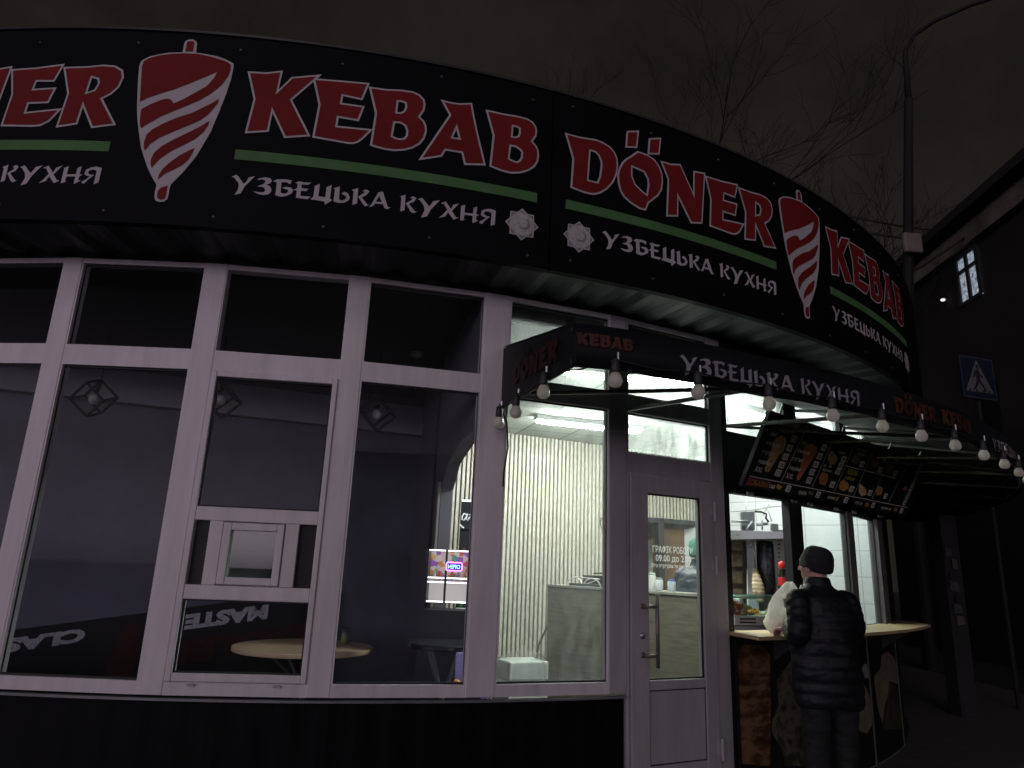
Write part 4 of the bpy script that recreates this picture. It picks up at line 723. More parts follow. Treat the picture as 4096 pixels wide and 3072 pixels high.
# ------------------------------------------------------------------ people
skin_m = pm('skin', (0.50, 0.31, 0.23), 0.5, 0.08, 30, bump=0.08, bscale=200)
def make_person(pos, head_az, body_az, label, jacket_m, hat_m, trouser_m, left_w, right_w, left_e, right_e, grip='fist', lean=0.0, group=None, back_text=None):
    root = empty('person', pos, label, 'person', group)
    f = Vector((sin(body_az), cos(body_az), 0)); r = Vector((cos(body_az), -sin(body_az), 0)); P0_ = Vector(pos); up = Vector((0, 0, 1))
    LW = lambda x, y, z: P0_+r*x+f*(y+lean*max(z-0.9, 0))+up*z
    hf = Vector((sin(head_az), cos(head_az), 0)); hr = Vector((cos(head_az), -sin(head_az), 0))
    hc = LW(0, 0.055, 1.53)
    HW = lambda x, y, z: hc+hr*x+hf*y+up*z
    # --- skin body: head, neck, slim core, arms and hands in one surface
    b = MB(); hm = Matrix((hr, hf, up)).transposed()
    b.ell(HW(0, -0.012, 0.035), (0.076, 0.092, 0.092), rot=hm); b.ell(HW(0, 0.022, -0.035), (0.060, 0.066, 0.080), rot=hm)      # skull, jaw
    b.ell(HW(0, 0.050, -0.088), (0.030, 0.028, 0.024), rot=hm)                                                                  # chin
    b.tube([HW(0, 0.078, 0.030), HW(0, 0.100, -0.004), HW(0, 0.106, -0.022)], [0.010, 0.014, 0.015], 8)                          # nose
    b.ell(HW(0, 0.078, -0.052), (0.024, 0.012, 0.010), rot=hm)                                                                   # lips
    for s in (-1, 1):
        b.ell(HW(0.033*s, 0.070, 0.045), (0.024, 0.012, 0.009), rot=hm); b.ell(HW(0.046*s, 0.050, -0.012), (0.022, 0.024, 0.020), rot=hm)   # brow, cheek
        b.ell(HW(0.079*s, -0.004, 0.0), (0.011, 0.022, 0.034), rot=hm); b.ell(HW(0.080*s, -0.004, -0.026), (0.009, 0.012, 0.012), rot=hm)    # ear
    b.tube([HW(0, -0.02, -0.03), LW(0, 0.035, 1.42), LW(0, 0.02, 1.30)], [0.056, 0.058, 0.080], 14)
    b.loft([(LW(0, 0, z), rx, ry, r, f) for z, rx, ry in ((0.86, 0.12, 0.09), (1.1, 0.14, 0.10), (1.3, 0.15, 0.09), (1.36, 0.08, 0.07))], 16)
    def hand(wr, dr, side, curl):
        dr = Vector(dr).normalized(); sd_ = dr.cross(up).normalized()*side; nn = sd_.cross(dr).normalized()
        if nn.z > 0: nn = -nn                              # palm side looks down
        pc = wr+dr*0.045
        b.loft([(wr-dr*0.02, 0.026, 0.020, sd_, nn), (wr+dr*0.02, 0.034, 0.018, sd_, nn), (wr+dr*0.06, 0.042, 0.017, sd_, nn), (wr+dr*0.085, 0.040, 0.014, sd_, nn)], 14)
        for k, ln in enumerate((0.070, 0.080, 0.075, 0.058)):
            o = wr+dr*0.082+sd_*(0.030-0.020*k); a = 0; p = [o]; d = dr.copy()
            for q, fr in ((0.45, curl), (0.32, curl*1.2), (0.23, curl)):
                a += fr; d = dr*cos(a)+nn*sin(a); o = o+d*ln*q; p.append(o)
            b.tube(p, [0.0098, 0.0092, 0.0085, 0.0072], 8)
            b.ell(p[-1], (0.0073, 0.0073, 0.0073), 8, 6)
        o = wr+dr*0.028+sd_*0.034
        p = [o, o+sd_*0.022+dr*0.024+nn*0.006, o+sd_*0.024+dr*0.048+nn*0.020, o+sd_*0.014+dr*0.064+nn*0.032]
        b.tube(p, [0.013, 0.0115, 0.010, 0.0085], 8); b.ell(p[-1], (0.0085,)*3, 8, 6)
    for s, (we, wr, hd) in ((-1, left_w), (1, right_w)):
        e = left_e if s < 0 else right_e
        S, E, Wp = LW(0.165*s, 0.0, 1.325), LW(*e), LW(*wr)
        Ei = E.lerp((S+Wp)/2, 0.22); b.tube([S, S.lerp(Ei, 0.8), Ei.lerp((S+Wp)/2, 0.1), Ei.lerp(Wp, 0.25), Wp], [0.042, 0.036, 0.034, 0.033, 0.026], 12)
        hand(Wp, (r*hd[0]+f*hd[1]+up*hd[2]), s*-1 if s < 0 else 1, we)
    for s in (-1, 1): b.tube([LW(0.085*s, 0, 0.90), LW(0.09*s, 0.02, 0.48), LW(0.09*s, 0, 0.07)], [0.075, 0.05, 0.038], 12)
    b.build('body', skin_m, root, remesh=0.0058, sm=3)
    # --- eyes
    for s in (-1, 1):
        m = MB(); m.ell(HW(0.031*s, 0.073, 0.024), (0.012, 0.009, 0.008), 12, 8, hm); m.build('eye', pm('eye_white', (0.6, 0.6, 0.6), 0.2), root, True)
    # --- quilted jacket
    j = MB(); rows = []
    prof = [(0.70, .196, .140, 0), (0.74, .207, .150, 0), (0.82, .212, .155, 0), (0.92, .214, .158, 0), (1.02, .216, .160, .005), (1.12, .216, .160, .01), (1.22, .212, .152, .015), (1.30, .203, .136, .02), (1.35, .180, .118, .026), (1.385, .132, .100, .03), (1.41, .092, .090, .035), (1.455, .086, .088, .042), (1.475, .083, .086, .045)]
    z = 0.70
    while z <= 1.475:
        for k in range(len(prof)-1):
            if prof[k][0] <= z <= prof[k+1][0]: break
        t = (z-prof[k][0])/(prof[k+1][0]-prof[k][0]); v = [prof[k][i]*(1-t)+prof[k+1][i]*t for i in range(4)]
        q = 0.0075*abs(sin((z-0.70)/0.074*pi))**0.7 if z < 1.37 else 0.0
        rows.append((LW(0, v[3], z), v[1]+q-0.005, v[2]+q-0.005, r, f)); z += 0.011
    j.loft(rows, 40)
    for s, (we, wr, hd) in ((-1, left_w), (1, right_w)):
        e = left_e if s < 0 else right_e
        S, E, Wp = LW(0.165*s, 0.005, 1.315), LW(*e), LW(*wr); path = []; rad = []; N = 46
        A1, A2 = (E-S).length, (Wp-E).length; TL = A1+A2
        for k in range(N+1):
            d = TL*k/N
            # rounded elbow
            h_ = 0.07
            if d < A1-h_: p = S.lerp(E, d/A1)
            elif d > A1+h_: p = E.lerp(Wp, (d-A1)/A2)
            else:
                u = (d-(A1-h_))/(2*h_); p = S.lerp(E, 1-h_/A1).lerp(E, u).lerp(E.lerp(Wp, h_/A2), u)
            q = 0.006*abs(sin(d/0.062*pi))**0.7
            base = 0.082-(0.022*d/TL)-(0.012 if d > TL-0.03 else 0)+(0.012 if abs(d-A1) < 0.05 else 0)*0
            path.append(p); rad.append(base-0.005+q)
        j.tube(path, rad, 20); j.ell(S, (0.080, 0.080, 0.080), 14, 10)
    j.build('jacket', jacket_m, root, remesh=0.0075, sm=2, wr=((0.016, 6, 1.3), (0.004, 16, 2.2), (0.0012, 45, 1.5)))
    # --- trousers and shoes
    t_ = MB(); t_.loft([(LW(0, -0.005, z), rx, ry, r, f) for z, rx, ry in ((0.77, .165, .118), (0.84, .176, .125), (0.93, .165, .118))], 24)
    for s in (-1, 1):
        t_.tube([LW(0.088*s, -0.005, 0.86), LW(0.095*s, 0.005, 0.66), LW(0.098*s, 0.015, 0.48), LW(0.10*s, 0.0, 0.28), LW(0.10*s, -0.005, 0.065)], [0.098, 0.090, 0.074, 0.067, 0.064], 18)
    t_.build('trousers', trouser_m, root, remesh=0.010, sm=3, wr=((0.012, 9, 1.6), (0.006, 24, 1.8)))
    for s in (-1, 1):
        m = MB(); rows = []
        for y, wd, h in ((-0.085, 0.030, 0.07), (-0.06, 0.040, 0.10), (0.0, 0.043, 0.105), (0.06, 0.045, 0.075), (0.12, 0.044, 0.055), (0.165, 0.034, 0.045), (0.185, 0.015, 0.03)):
            rows.append((LW(0.105*s, y, h/2+0.002), wd, h/2, r, up))
        m.loft(rows, 16); m.build('shoe', black_rub, root, True)
    # --- knitted hat
    h = MB(); rows = []; TT = radians(16); hff = hf*cos(TT)+up*sin(TT); hax = up*cos(TT)-hf*sin(TT); hcc = HW(0, -0.016, 0.012)
    for k in range(13):
        a = pi/2*k/12; rows.append((hcc+hax*(0.122*sin(a)), max(0.090*cos(a)**0.60, 0.004), max(0.104*cos(a)**0.60, 0.004), hr, hff))
    tilt = lambda c: c
    h.loft(rows, 32)
    rows = [(hcc+hax*z, 0.0865+dx, 0.101+dx, hr, hff) for z, dx in ((-0.036, -0.014), (-0.030, -0.003), (-0.018, 0.0045), (0.008, 0.0065), (0.030, 0.0050), (0.040, 0.000))]
    h.loft(rows, 32)
    h.build('knitted_hat', hat_m, root, remesh=0.006, sm=2, wr=((0.006, 14, 1), (0.0025, 60, 0.6)))
    return root
jk = pm('black_quilted_nylon', (0.0055, 0.0072, 0.0105), 0.48, 0.3, 8, spec=0.30, bump=0.25, bscale=45); ht = pm('black_knit', (0.008, 0.0085, 0.009), 0.85, 0.2, 60, bump=0.5, bscale=120); tr_ = pm('black_denim', (0.007, 0.0075, 0.009), 0.8, 0.2, 20)
cust = make_person((2.025, 4.61, 0.0), -0.62, -0.20, 'person in black quilted jacket and black knitted hat standing at the serving shelf', jk, ht, tr_,
    (0.55, (-0.129, 0.169, 1.140), (-0.32, 0.93, -0.12)), (0.9, (0.06, 0.275, 1.30), (-0.5, 0.7, 0.25)), (-0.235, -0.088, 1.115), (0.270, 0.06, 1.10))
jk2 = pm('navy_quilted_nylon', (0.016, 0.021, 0.036), 0.5, 0.2, 8, bump=0.25, bscale=45); ht2 = pm('teal_knit', (0.07, 0.22, 0.17), 0.85, 0.2, 60, bump=0.5, bscale=120)
make_person((1.725, 6.50, FL), 1.15, 0.95, 'person in navy quilted jacket and teal knitted hat behind the counter, through door glass', jk2, ht2, tr_,
    (0.5, (-0.14, 0.27, 1.08), (0.2, 1.0, -0.2)), (0.5, (0.16, 0.27, 1.08), (-0.2, 1.0, -0.2)), (-0.255, 0.02, 1.08), (0.255, 0.02, 1.08), lean=0.06)

# ------------------------------------------------------------------ carrier bag on the shelf
bg_m = film_mat('bag_film', (0.92, 0.93, 0.90), 0.74)
bc = Vector((1.965, 5.01, 1.0835)); bx = Vector((0.88, -0.47, 0)).normalized(); by = Vector((0.47, 0.88, 0)).normalized()
bag = empty('carrier_bag', bc, 'white translucent plastic carrier bag standing full on the serving shelf in front of the customer', 'bag')
bp = [(0.0, .125, .075, 0), (0.02, .150, .088, 0), (0.07, .155, .090, -.002), (0.13, .138, .080, 0), (0.19, .114, .066, .0), (0.24, .092, .054, -.002), (0.28, .068, .042, .006), (0.31, .046, .032, .012), (0.335, .030, .022, .016), (0.348, .017, .012, .018)]
def bag_pt(a, h):
    for k in range(len(bp)-1):
        if bp[k][0] <= h <= bp[k+1][0]: break
    t = (h-bp[k][0])/(bp[k+1][0]-bp[k][0]); rx, ry, ox = [bp[k][i]*(1-t)+bp[k+1][i]*t for i in (1, 2, 3)]
    w_ = 1+(0.05+0.35*h)*sin(a*6+3*sin(h*14))*min(h/0.06, 1)+(0.02+0.2*h)*sin(a*13-h*30)+0.035*sin(a*3+h*55)
    return bc+bx*(ox+cos(a)*rx*w_)+by*(sin(a)*ry*w_)+Vector((0, 0, h))
m = MB(); vs = []; fs = []; N = 64; H = 34
for i in range(H+1):
    for k in range(N): vs.append(bag_pt(2*pi*k/N, 0.348*i/H))
for i in range(H):
    for k in range(N): fs.append((i*N+k, i*N+(k+1) % N, (i+1)*N+(k+1) % N, (i+1)*N+k))
fs += [tuple(reversed(range(N)))]
m.add(vs, fs); m.build('bag_body', bg_m, bag, True)
for s in (1,):
    m = MB(); c0 = bc+bx*0.085+Vector((0, 0, 0.225)); pts = [c0-by*0.018, c0+bx*0.008*s-by*0.012+Vector((0,0,0.045)), c0+bx*0.002*s+Vector((0,0,0.085)), c0+bx*0.004*s+by*0.014+Vector((0,0,0.045)), c0+by*0.020]
    m.tube(pts, [(0.034, 0.008), (0.028, 0.007), (0.022, 0.006), (0.024, 0.007), (0.030, 0.008)], 10); m.build('handle', bg_m, bag, True)
m = MB(); m.poly([[(-1.75, 0.175), (-1.35, 0.175), (-1.35, 0.235), (-1.75, 0.235)]], lambda u, v: bag_pt(u % (2*pi), v)-by*0.0025, 0.1); m.build('bag_print', pm('grey_print', (0.25, 0.26, 0.26), 0.5), bag)
m = MB(); m.poly([[(-1.05, 0.03), (-0.65, 0.03), (-0.65, 0.115), (-1.05, 0.115)], [(-0.95, 0.05), (-0.75, 0.05), (-0.75, 0.065), (-0.95, 0.065)], [(-0.95, 0.08), (-0.75, 0.08), (-0.75, 0.095), (-0.95, 0.095)]], lambda u, v: bag_pt(u % (2*pi), v)-by*0.0025, 0.1); m.build('bag_print', pm('green_print', (0.12, 0.34, 0.06), 0.5), bag)
m = MB(); m.ell(bc+Vector((-0.005, -0.004, 0.055)), (0.105, 0.062, 0.045), 20, 12); o = m.build('bread_roll', mottle('bread_crust', [(0.42, 0.24, 0.09), (0.6, 0.42, 0.22)], 14), None, True); tag(o, 'golden flatbread lying inside the white carrier bag', 'bread')

# ------------------------------------------------------------------ kitchen things seen through the serving windows
def z5(x, y, Y): return at((2800+x*0.42194)/K, (1900+y*0.42194)/K, Y)
def zf(x, y, Y): return at(x, y, Y)
YG = 6.62
def panel(mb, pts, Y, dy): a = [z5(x, y, Y) for x, y in pts]; b = [p+Vector((0.25, 1.0, 0)).normalized()*dy for p in a]; mb.hexa(a, b)
gr = empty('kebab_grill', z5(560, 1140, YG), 'tall steel kebab grill with brown burner plates behind the left serving window', 'grill')
m = MB(); panel(m, [(180, 612), (900, 600), (900, 540), (180, 522)], YG-0.25, 0.75); m.build('hood', pm('grill_hood', (0.50, 0.53, 0.54), 0.3, 0.1, 10, metal=0.6), gr)
m = MB(); panel(m, [(180, 1290), (445, 1290), (445, 560), (180, 540)], YG+0.16, 0.10); g = m.build('burner_back', pm('burner_frame', (0.10, 0.085, 0.065), 0.5, 0.3, 10), gr)
for y0, y1 in ((600, 712), (752, 868), (915, 1028), (1075, 1150)):
    m = MB(); panel(m, [(305, y1), (405, y1), (402, y0), (300, y0)], YG+0.12, 0.035); m.build('burner_plate', mottle('burner_ceramic', [(0.10, 0.07, 0.045), (0.30, 0.24, 0.16)], 26), gr)
m = MB(); panel(m, [(470, 1290), (560, 1290), (520, 570), (440, 560)], YG+0.05, 0.09); m.build('steel_column', pm('steel_column', (0.52, 0.56, 0.60), 0.35, 0.12, 10), gr)
m = MB(); panel(m, [(560, 1290), (700, 1290), (690, 590), (525, 575)], YG+0.24, 0.10); m.build('burner_back', pm('burner_frame_warm', (0.16, 0.13, 0.08), 0.5, 0.3, 10), gr)
c0, c1 = z5(635, 1135, YG+0.12), z5(612, 625, YG+0.12)
m = MB(); m.tube([c0, c0.lerp(c1, 0.05), c0.lerp(c1, 0.5), c0.lerp(c1, 0.93), c1], [0.062, 0.085, 0.082, 0.082, 0.055], 20); m.build('black_cylinder', pm('wrapped_black_film', (0.020, 0.022, 0.035), 0.18, 0.3, 20, spec=0.8, bump=0.6, bscale=30), gr, True)
m = MB(); panel(m, [(725, 1140), (860, 1140), (850, 520), (690, 520)], YG+0.05, 0.07); pp_ = m.build('perforated_panel', pm('perforated_steel', (0.36, 0.38, 0.36), 0.45, 0.1, 8), gr)
for k in range(13):
    for x0 in (738, 800):
        y = 612+k*40; m = MB(); panel(m, [(x0, y+12), (x0+22, y+12), (x0+22, y), (x0, y)], YG+0.046, 0.004); m.build('slot', black_rub, pp_)
m = MB(); panel(m, [(395, 520), (520, 520), (518, 345), (388, 350)], YG-0.05, 0.16); m.build('spit_motor', pm('motor_grey', (0.16, 0.17, 0.175), 0.45, 0.2, 8), gr)
m = MB(); panel(m, [(675, 520), (745, 520), (742, 465), (678, 460)], YG, 0.10); m.build('spit_motor', MATS['motor_grey'], gr)
m = MB(); m.tube([z5(300, 440, YG-0.1), z5(460, 440, YG-0.1)], 0.012, 8); m.tube([z5(540, 470, YG-0.05), z5(640, 460, YG-0.05)], 0.016, 8); m.tube([z5(440, 520, YG-0.1), z5(500, 440, YG-0.1)], 0.010, 8); m.tube([z5(590, 520, YG-0.1), z5(590, 430, YG-0.1)], 0.009, 8); m.build('gas_pipe', pm('pipe_grey', (0.30, 0.31, 0.32), 0.35, 0.1, 8, metal=0.5), gr, True)
m = MB(); m.tube([z5(520, 345, YG), z5(580, 350, YG), z5(630, 370, YG), z5(625, 410, YG), z5(650, 445, YG)], 0.010, 8); m.build('hose', black_rub, gr, True)
m = MB(); m.tube([z5(530, 890, YG-0.03), z5(500, 600, YG-0.03)], 0.008, 8); m.tube([z5(470, 690, YG-0.03), z5(515, 620, YG-0.03)], 0.008, 6); m.build('spit', steel, gr, True)
m = MB(); rows = []; A, B = z5(575, 1210, YG-0.03), z5(522, 890, YG-0.03)
for k in range(33):
    t = k/32; rad = (0.022+0.024*sin(pi*min(t*1.15, 1))**0.8)*(1+0.22*abs(sin(k*1.3+sin(k*2.1))))*(0.72 if k in (0, 32) else 1); rows.append((A.lerp(B, t), rad, rad, Vector((1, 0, 0)), Vector((0, 1, 0))))
m.loft(rows, 20); tag(m.build('kebab_meat', mottle('roast_meat', [(0.58, 0.40, 0.20), (0.78, 0.66, 0.44), (0.36, 0.19, 0.08)], 18, bump=0.3), None, True), 'pale stack of kebab meat on the vertical spit behind the left serving window', 'meat')
m = MB()
for a, b in (((440, 200), (432, 420)), ((672, 232), (600, 380)), ((640, 320), (680, 440))): m.tube([z5(a[0], a[1], YG+0.3), z5(b[0], b[1], YG+0.3)], 0.006, 6)
m.tube([z5(290, 345, YG+0.3), z5(500, 330, YG+0.3), z5(640, 305, YG+0.3), z5(850, 285, YG+0.3)], 0.008, 6); tag(m.build('kitchen_cables', pm('cable_grey', (0.45, 0.46, 0.46), 0.5), None, True), 'grey cables hung on the white tiles above the kebab grill', 'cables')
# cola bottles on the case
cola = pm('cola', (0.012, 0.006, 0.005), 0.08, 0.1, spec=0.8); capm = pm('red_cap', (0.55, 0.02, 0.02), 0.3); labm = pm('red_label', (0.50, 0.015, 0.015), 0.35)
YB = 5.98
zb = z5(800, 1150, YB).z
bb = None
for i, x in enumerate((792, 852)):
    p = z5(x, 1150, YB); p.z = zb
    lab = ('dark cola bottle with red label, farther from the window post', 'dark cola bottle with red label, against the window post')[i]
    if bb is None:
        bb = empty('cola_bottle', p, lab, 'bottle', 'cola bottles on the glass case'); h = z5(792, 815, YB).z-zb
        m = MB(); m.lathe([(0.030, 0), (0.036, 0.01), (0.036, h*0.55), (0.033, h*0.62), (0.027, h*0.72), (0.016, h*0.83), (0.012, h*0.87), (0.012, h*0.9)], p, 20); m.build('bottle_body', cola, bb, True)
        m = MB(); m.lathe([(0.0366, h*0.30), (0.0368, h*0.31), (0.0368, h*0.52), (0.0366, h*0.53)], p, 20); m.build('bottle_label', labm, bb, True)
        m = MB(); m.ell(p+Vector((0,0,h*0.87)), (0.030, 0.030, h*0.13), 16, 12); m.build('bottle_cap', capm, bb, True)
    else: copy_thing(bb, p-bb.location, lab)
# glass display case on the shelf line
dc = empty('food_display_case', z5(530, 1420, 5.75), 'low glass display case with food trays inside the left serving window', 'display case')
yc = 5.72; cz = z5(500, 1500, yc).z; cz = 1.083
A = z5(318, 1140, yc); B = z5(905, 1165, yc+0.25); ztop = A.z
pa_, pb_ = Vector((A.x, yc, 0)), Vector((B.x, yc+0.25, 0)); dd = (pb_-pa_).normalized(); dn = Vector((-dd.y, dd.x, 0)); ln = (pb_-pa_).length
m = MB(); m.box(pa_+dd*ln/2+Vector((0, 0, (cz+ztop)/2+0.03)), (ln, 0.006, ztop-cz-0.06), dd); m.box(pa_+dd*ln/2+dn*0.20+Vector((0, 0, ztop)), (ln, 0.40, 0.006), dd); m.box(pa_+dn*0.2+Vector((0, 0, (cz+ztop)/2+0.03)), (0.006, 0.38, ztop-cz-0.06), dd); m.build('case_glass', glass_case, dc)
m = MB(); m.box(pa_+dd*ln/2-dn*0.004+Vector((0, 0, ztop+0.004)), (ln, 0.012, 0.010), dd); m.build('glass_edge', pm('green_glass_edge', (0.35, 0.62, 0.52), 0.2), dc)
m = MB(); m.box(pa_+dd*ln/2+dn*0.2+Vector((0, 0, cz+0.035)), (ln, 0.40, 0.07), dd); m.box(pa_+dd*ln/2+dn*0.22+Vector((0, 0, cz-0.45)), (ln, 0.36, 0.88), dd); m.build('case_base', pm('case_white', (0.58, 0.58, 0.54), 0.4), dc)
m = MB()
for k in range(2): m.box(pa_+dd*0.13-dn*0.003+Vector((0, 0, cz+0.022+0.026*k)), (0.16, 0.004, 0.012), dd)
m.build('vent_slot', black_rub, dc)
m = MB(); q = pa_+dn*0.15; m.hexa([q+dd*0.02+Vector((0,0,cz+0.075)), q+dd*0.42+Vector((0,0,cz+0.075)), q+dd*0.42+dn*0.16+Vector((0,0,cz+0.075)), q+dd*0.02+dn*0.16+Vector((0,0,cz+0.075))], [q+dd*0.02+Vector((0,0,cz+0.25)), q+dd*0.40+Vector((0,0,cz+0.095)), q+dd*0.40+dn*0.16+Vector((0,0,cz+0.12)), q+dd*0.02+dn*0.16+Vector((0,0,cz+0.27))]); tag(bevel(m.build('flatbread_stack', mottle('flatbread', [(0.70, 0.66, 0.48), (0.80, 0.78, 0.66)], 10)), 0.01), 'sloping pile of pale flatbread in the glass display case', 'bread')
m = MB(); random.seed(3)
for k in range(46):
    p = pa_+dd*(0.20+random.random()*0.16)+dn*(0.06+random.random()*0.12)+Vector((0, 0, cz+0.075+random.random()*0.04)); v = Vector((random.uniform(-1, 1), random.uniform(-1, 1), random.uniform(-.3, .5))).normalized()*0.022; m.tube([p-v, p+v], 0.005, 5)
tag(m.build('carrot_salad', mottle('carrot', [(0.75, 0.30, 0.04), (0.85, 0.50, 0.12)], 30)), 'heap of shredded orange carrot in the glass display case', 'salad')
m = MB(); p = pa_+dd*0.075+dn*0.045; m.lathe([(0.036, 0), (0.046, 0.10), (0.047, 0.13)], p+Vector((0,0,cz+0.072)), 20); o = m.build('paper_cup', mottle('red_white_cup', [(0.75, 0.72, 0.68), (0.40, 0.05, 0.03)], 14, pos=[0.48, 0.52]), None, True); tag(o, 'white and red paper cup at the left end of the display case', 'cup')
m = MB(); p = pa_+dd*0.43+dn*0.06+Vector((0,0,cz+0.075))
for k in range(40): q = p+Vector((random.gauss(0, .03), random.gauss(0, .02), abs(random.gauss(0, .02)))); m.ell(q, (0.012, 0.012, 0.005), 8, 5)
tag(m.build('chopped_onion', mottle('onion_greens', [(0.75, 0.75, 0.55), (0.40, 0.50, 0.15)], 40), None, True), 'chopped pale vegetables beside the carrot in the display case', 'salad')

# ------------------------------------------------------------------ lobby: counter and the things on it
lc = empty('lobby_counter', (1.0, 6.6, FL), 'tall counter clad in grey oak laminate, standing in the lit lobby', 'counter')
l0, l1 = Vector((0.45, 7.37, 0)), Vector((1.78, 5.73, 0)); ld = (l1-l0).normalized(); lnn = Vector((-ld.y, ld.x, 0)); ll = (l1-l0).length
m = MB(); m.box(l0+ld*ll/2+lnn*0.02+Vector((0, 0, (FL+1.28)/2)), (ll, 0.04, 1.28-FL), ld); m.build('front_panel', wood_panel, lc)
m = MB(); m.box(l0+ld*0.02+lnn*0.26+Vector((0, 0, (FL+1.28)/2)), (0.04, 0.44, 1.28-FL), ld); m.build('side_panel', wood_panel, lc)
m = MB(); m.box(l0+ld*ll/2+lnn*0.24+Vector((0, 0, 1.29)), (ll+0.01, 0.50, 0.020), ld); m.build('counter_top', pm('counter_top', (0.42, 0.40, 0.34), 0.4), lc)
m = MB(); m.box(l0+ld*ll/2-lnn*0.002+Vector((0, 0, 1.272)), (ll, 0.004, 0.014), ld); m.build('edge_band', pm('edge_dark', (0.04, 0.036, 0.03), 0.5), lc)
def onc(u, v, z=1.30): return l0+ld*u+lnn*v+Vector((0, 0, z))
m = MB(); m.box(onc(0.42, 0.22, 1.312), (0.42, 0.26, 0.022), ld); m.box(onc(0.42, 0.30, 1.36), (0.42, 0.02, 0.09), ld); o = m.build('black_tray', dark_pvc); tag(o, 'black tray on the lobby counter behind white wire loops', 'tray')
m = MB()
for u in (0.28, 0.52):
    m.tube([onc(u+0.11*cos(a), 0.10, 1.302+0.075*sin(a)) for a in [pi*k/12 for k in range(13)]], 0.006, 6)
m.tube([onc(0.40, 0.10, 1.31), onc(0.62, 0.10, 1.375), onc(0.25, 0.12, 1.385)], 0.006, 6); tag(m.build('wire_rack', pm('white_wire', (0.75, 0.75, 0.72), 0.4), None, True), 'white bent wire rack on the left end of the lobby counter', 'rack')
m = MB(); m.hexa([onc(0.50, 0.14, 1.42), onc(0.78, 0.14, 1.43), onc(0.78, 0.34, 1.45), onc(0.55, 0.34, 1.44)], [onc(0.50, 0.14, 1.432), onc(0.78, 0.14, 1.442), onc(0.78, 0.34, 1.462), onc(0.55, 0.34, 1.452)]); m.tube([onc(0.70, 0.25, 1.30), onc(0.70, 0.25, 1.43)], 0.012, 8); tag(m.build('tablet_stand', dark_pvc), 'dark flat screen on a stand behind the white wire rack', 'screen')
for i, (u, nm, col, lab, h) in enumerate(((1.18, 'canister', (0.72, 0.72, 0.68), 'white canister on the lobby counter behind the door glass', 0.15), (1.26, 'canister', (0.66, 0.68, 0.70), 'shorter white canister with a grey lid, right of the taller one', 0.11), (1.40, 'spice_jar', (0.55, 0.58, 0.66), 'small jar with a blue label, in front of the worker', 0.10))):
    t = empty(nm, onc(u, 0.20), lab, 'jar', 'small containers on the lobby counter'); m = MB(); m.lathe([(0.035, 0), (0.037, 0.01), (0.037, h*0.8), (0.028, h*0.9)], onc(u, 0.20), 16); m.build('jar_body', pm('jar%d' % i, col, 0.35), t, True)
    m = MB(); m.lathe([(0.031, h*0.88), (0.031, h), (0.026, h*1.03)], onc(u, 0.20), 16); m.build('lid', pm('lid_%d' % i, ((0.7, 0.7, 0.66), (0.3, 0.3, 0.3), (0.05, 0.12, 0.4))[i], 0.4), t, True)
pk = zf(1130, 1475, 6.9); pw = empty('wrapped_pack', (pk.x, 6.9, FL), 'white packs wrapped in clear plastic on the lobby floor beside the counter', 'pack')
zt_ = zf(1130, 1425, 6.9).z; m = MB()
for k in range(3): m.box((pk.x-0.02, 6.95, FL+(zt_-FL)*(k+0.5)/3), (0.40, 0.34, (zt_-FL)/3-0.008), sdv)
bevel(m.build('pack', pm('white_paper_pack', (0.74, 0.75, 0.70), 0.6, 0.06), pw), 0.015)
m = MB(); rows = []
for t, s in ((0.0, 1.06), (0.5, 1.08), (0.9, 1.07), (1.0, 0.98), (1.10, 0.55), (1.16, 0.12)): rows.append((Vector((pk.x-0.02+0.03*(t > 1), 6.95, FL+0.003+(zt_-FL)*t)), 0.25*s, 0.215*s, sdv, Vector((-sdv.y, sdv.x, 0))))
m.loft(rows, 18); m.build('plastic_wrap', glass('cling_film', (0.93, 0.95, 0.94), 2.2, 0.25, 0.12), pw)
m = MB(); m.tube([onc(-0.03, 0.1, 1.06), onc(-0.06, 0.1, 0.95), onc(-0.14, 0.02, 0.70), onc(-0.16, 0.0, 0.48), onc(-0.10, 0.0, 0.30)], 0.011, 8); m.box(onc(-0.03, 0.1, 1.08), (0.05, 0.05, 0.04)); tag(m.build('power_cable', pm('brown_cable', (0.10, 0.05, 0.035), 0.5), None, True), 'brown cable drooping from the left side of the lobby counter', 'cable')
m = MB(); c = (0.4052, 1.757)
for a0, a1 in ((60, 300),): m.tube([W(c[0]+cos(radians(a))*0.030/RW, c[1]+sin(radians(a))*0.034, RW-0.030) for a in range(a0, a1+1, 12)], 0.004, 6)
for dz in (-0.012, 0.0, 0.012): m.tube([W(c[0]-0.001, c[1]+dz, RW-0.030), W(c[0]+0.0028, c[1]+dz, RW-0.030)], 0.004, 6)
tag(m.build('window_sticker', print_white), 'small white rounded sticker at the right edge of the bright lobby window', 'sticker')

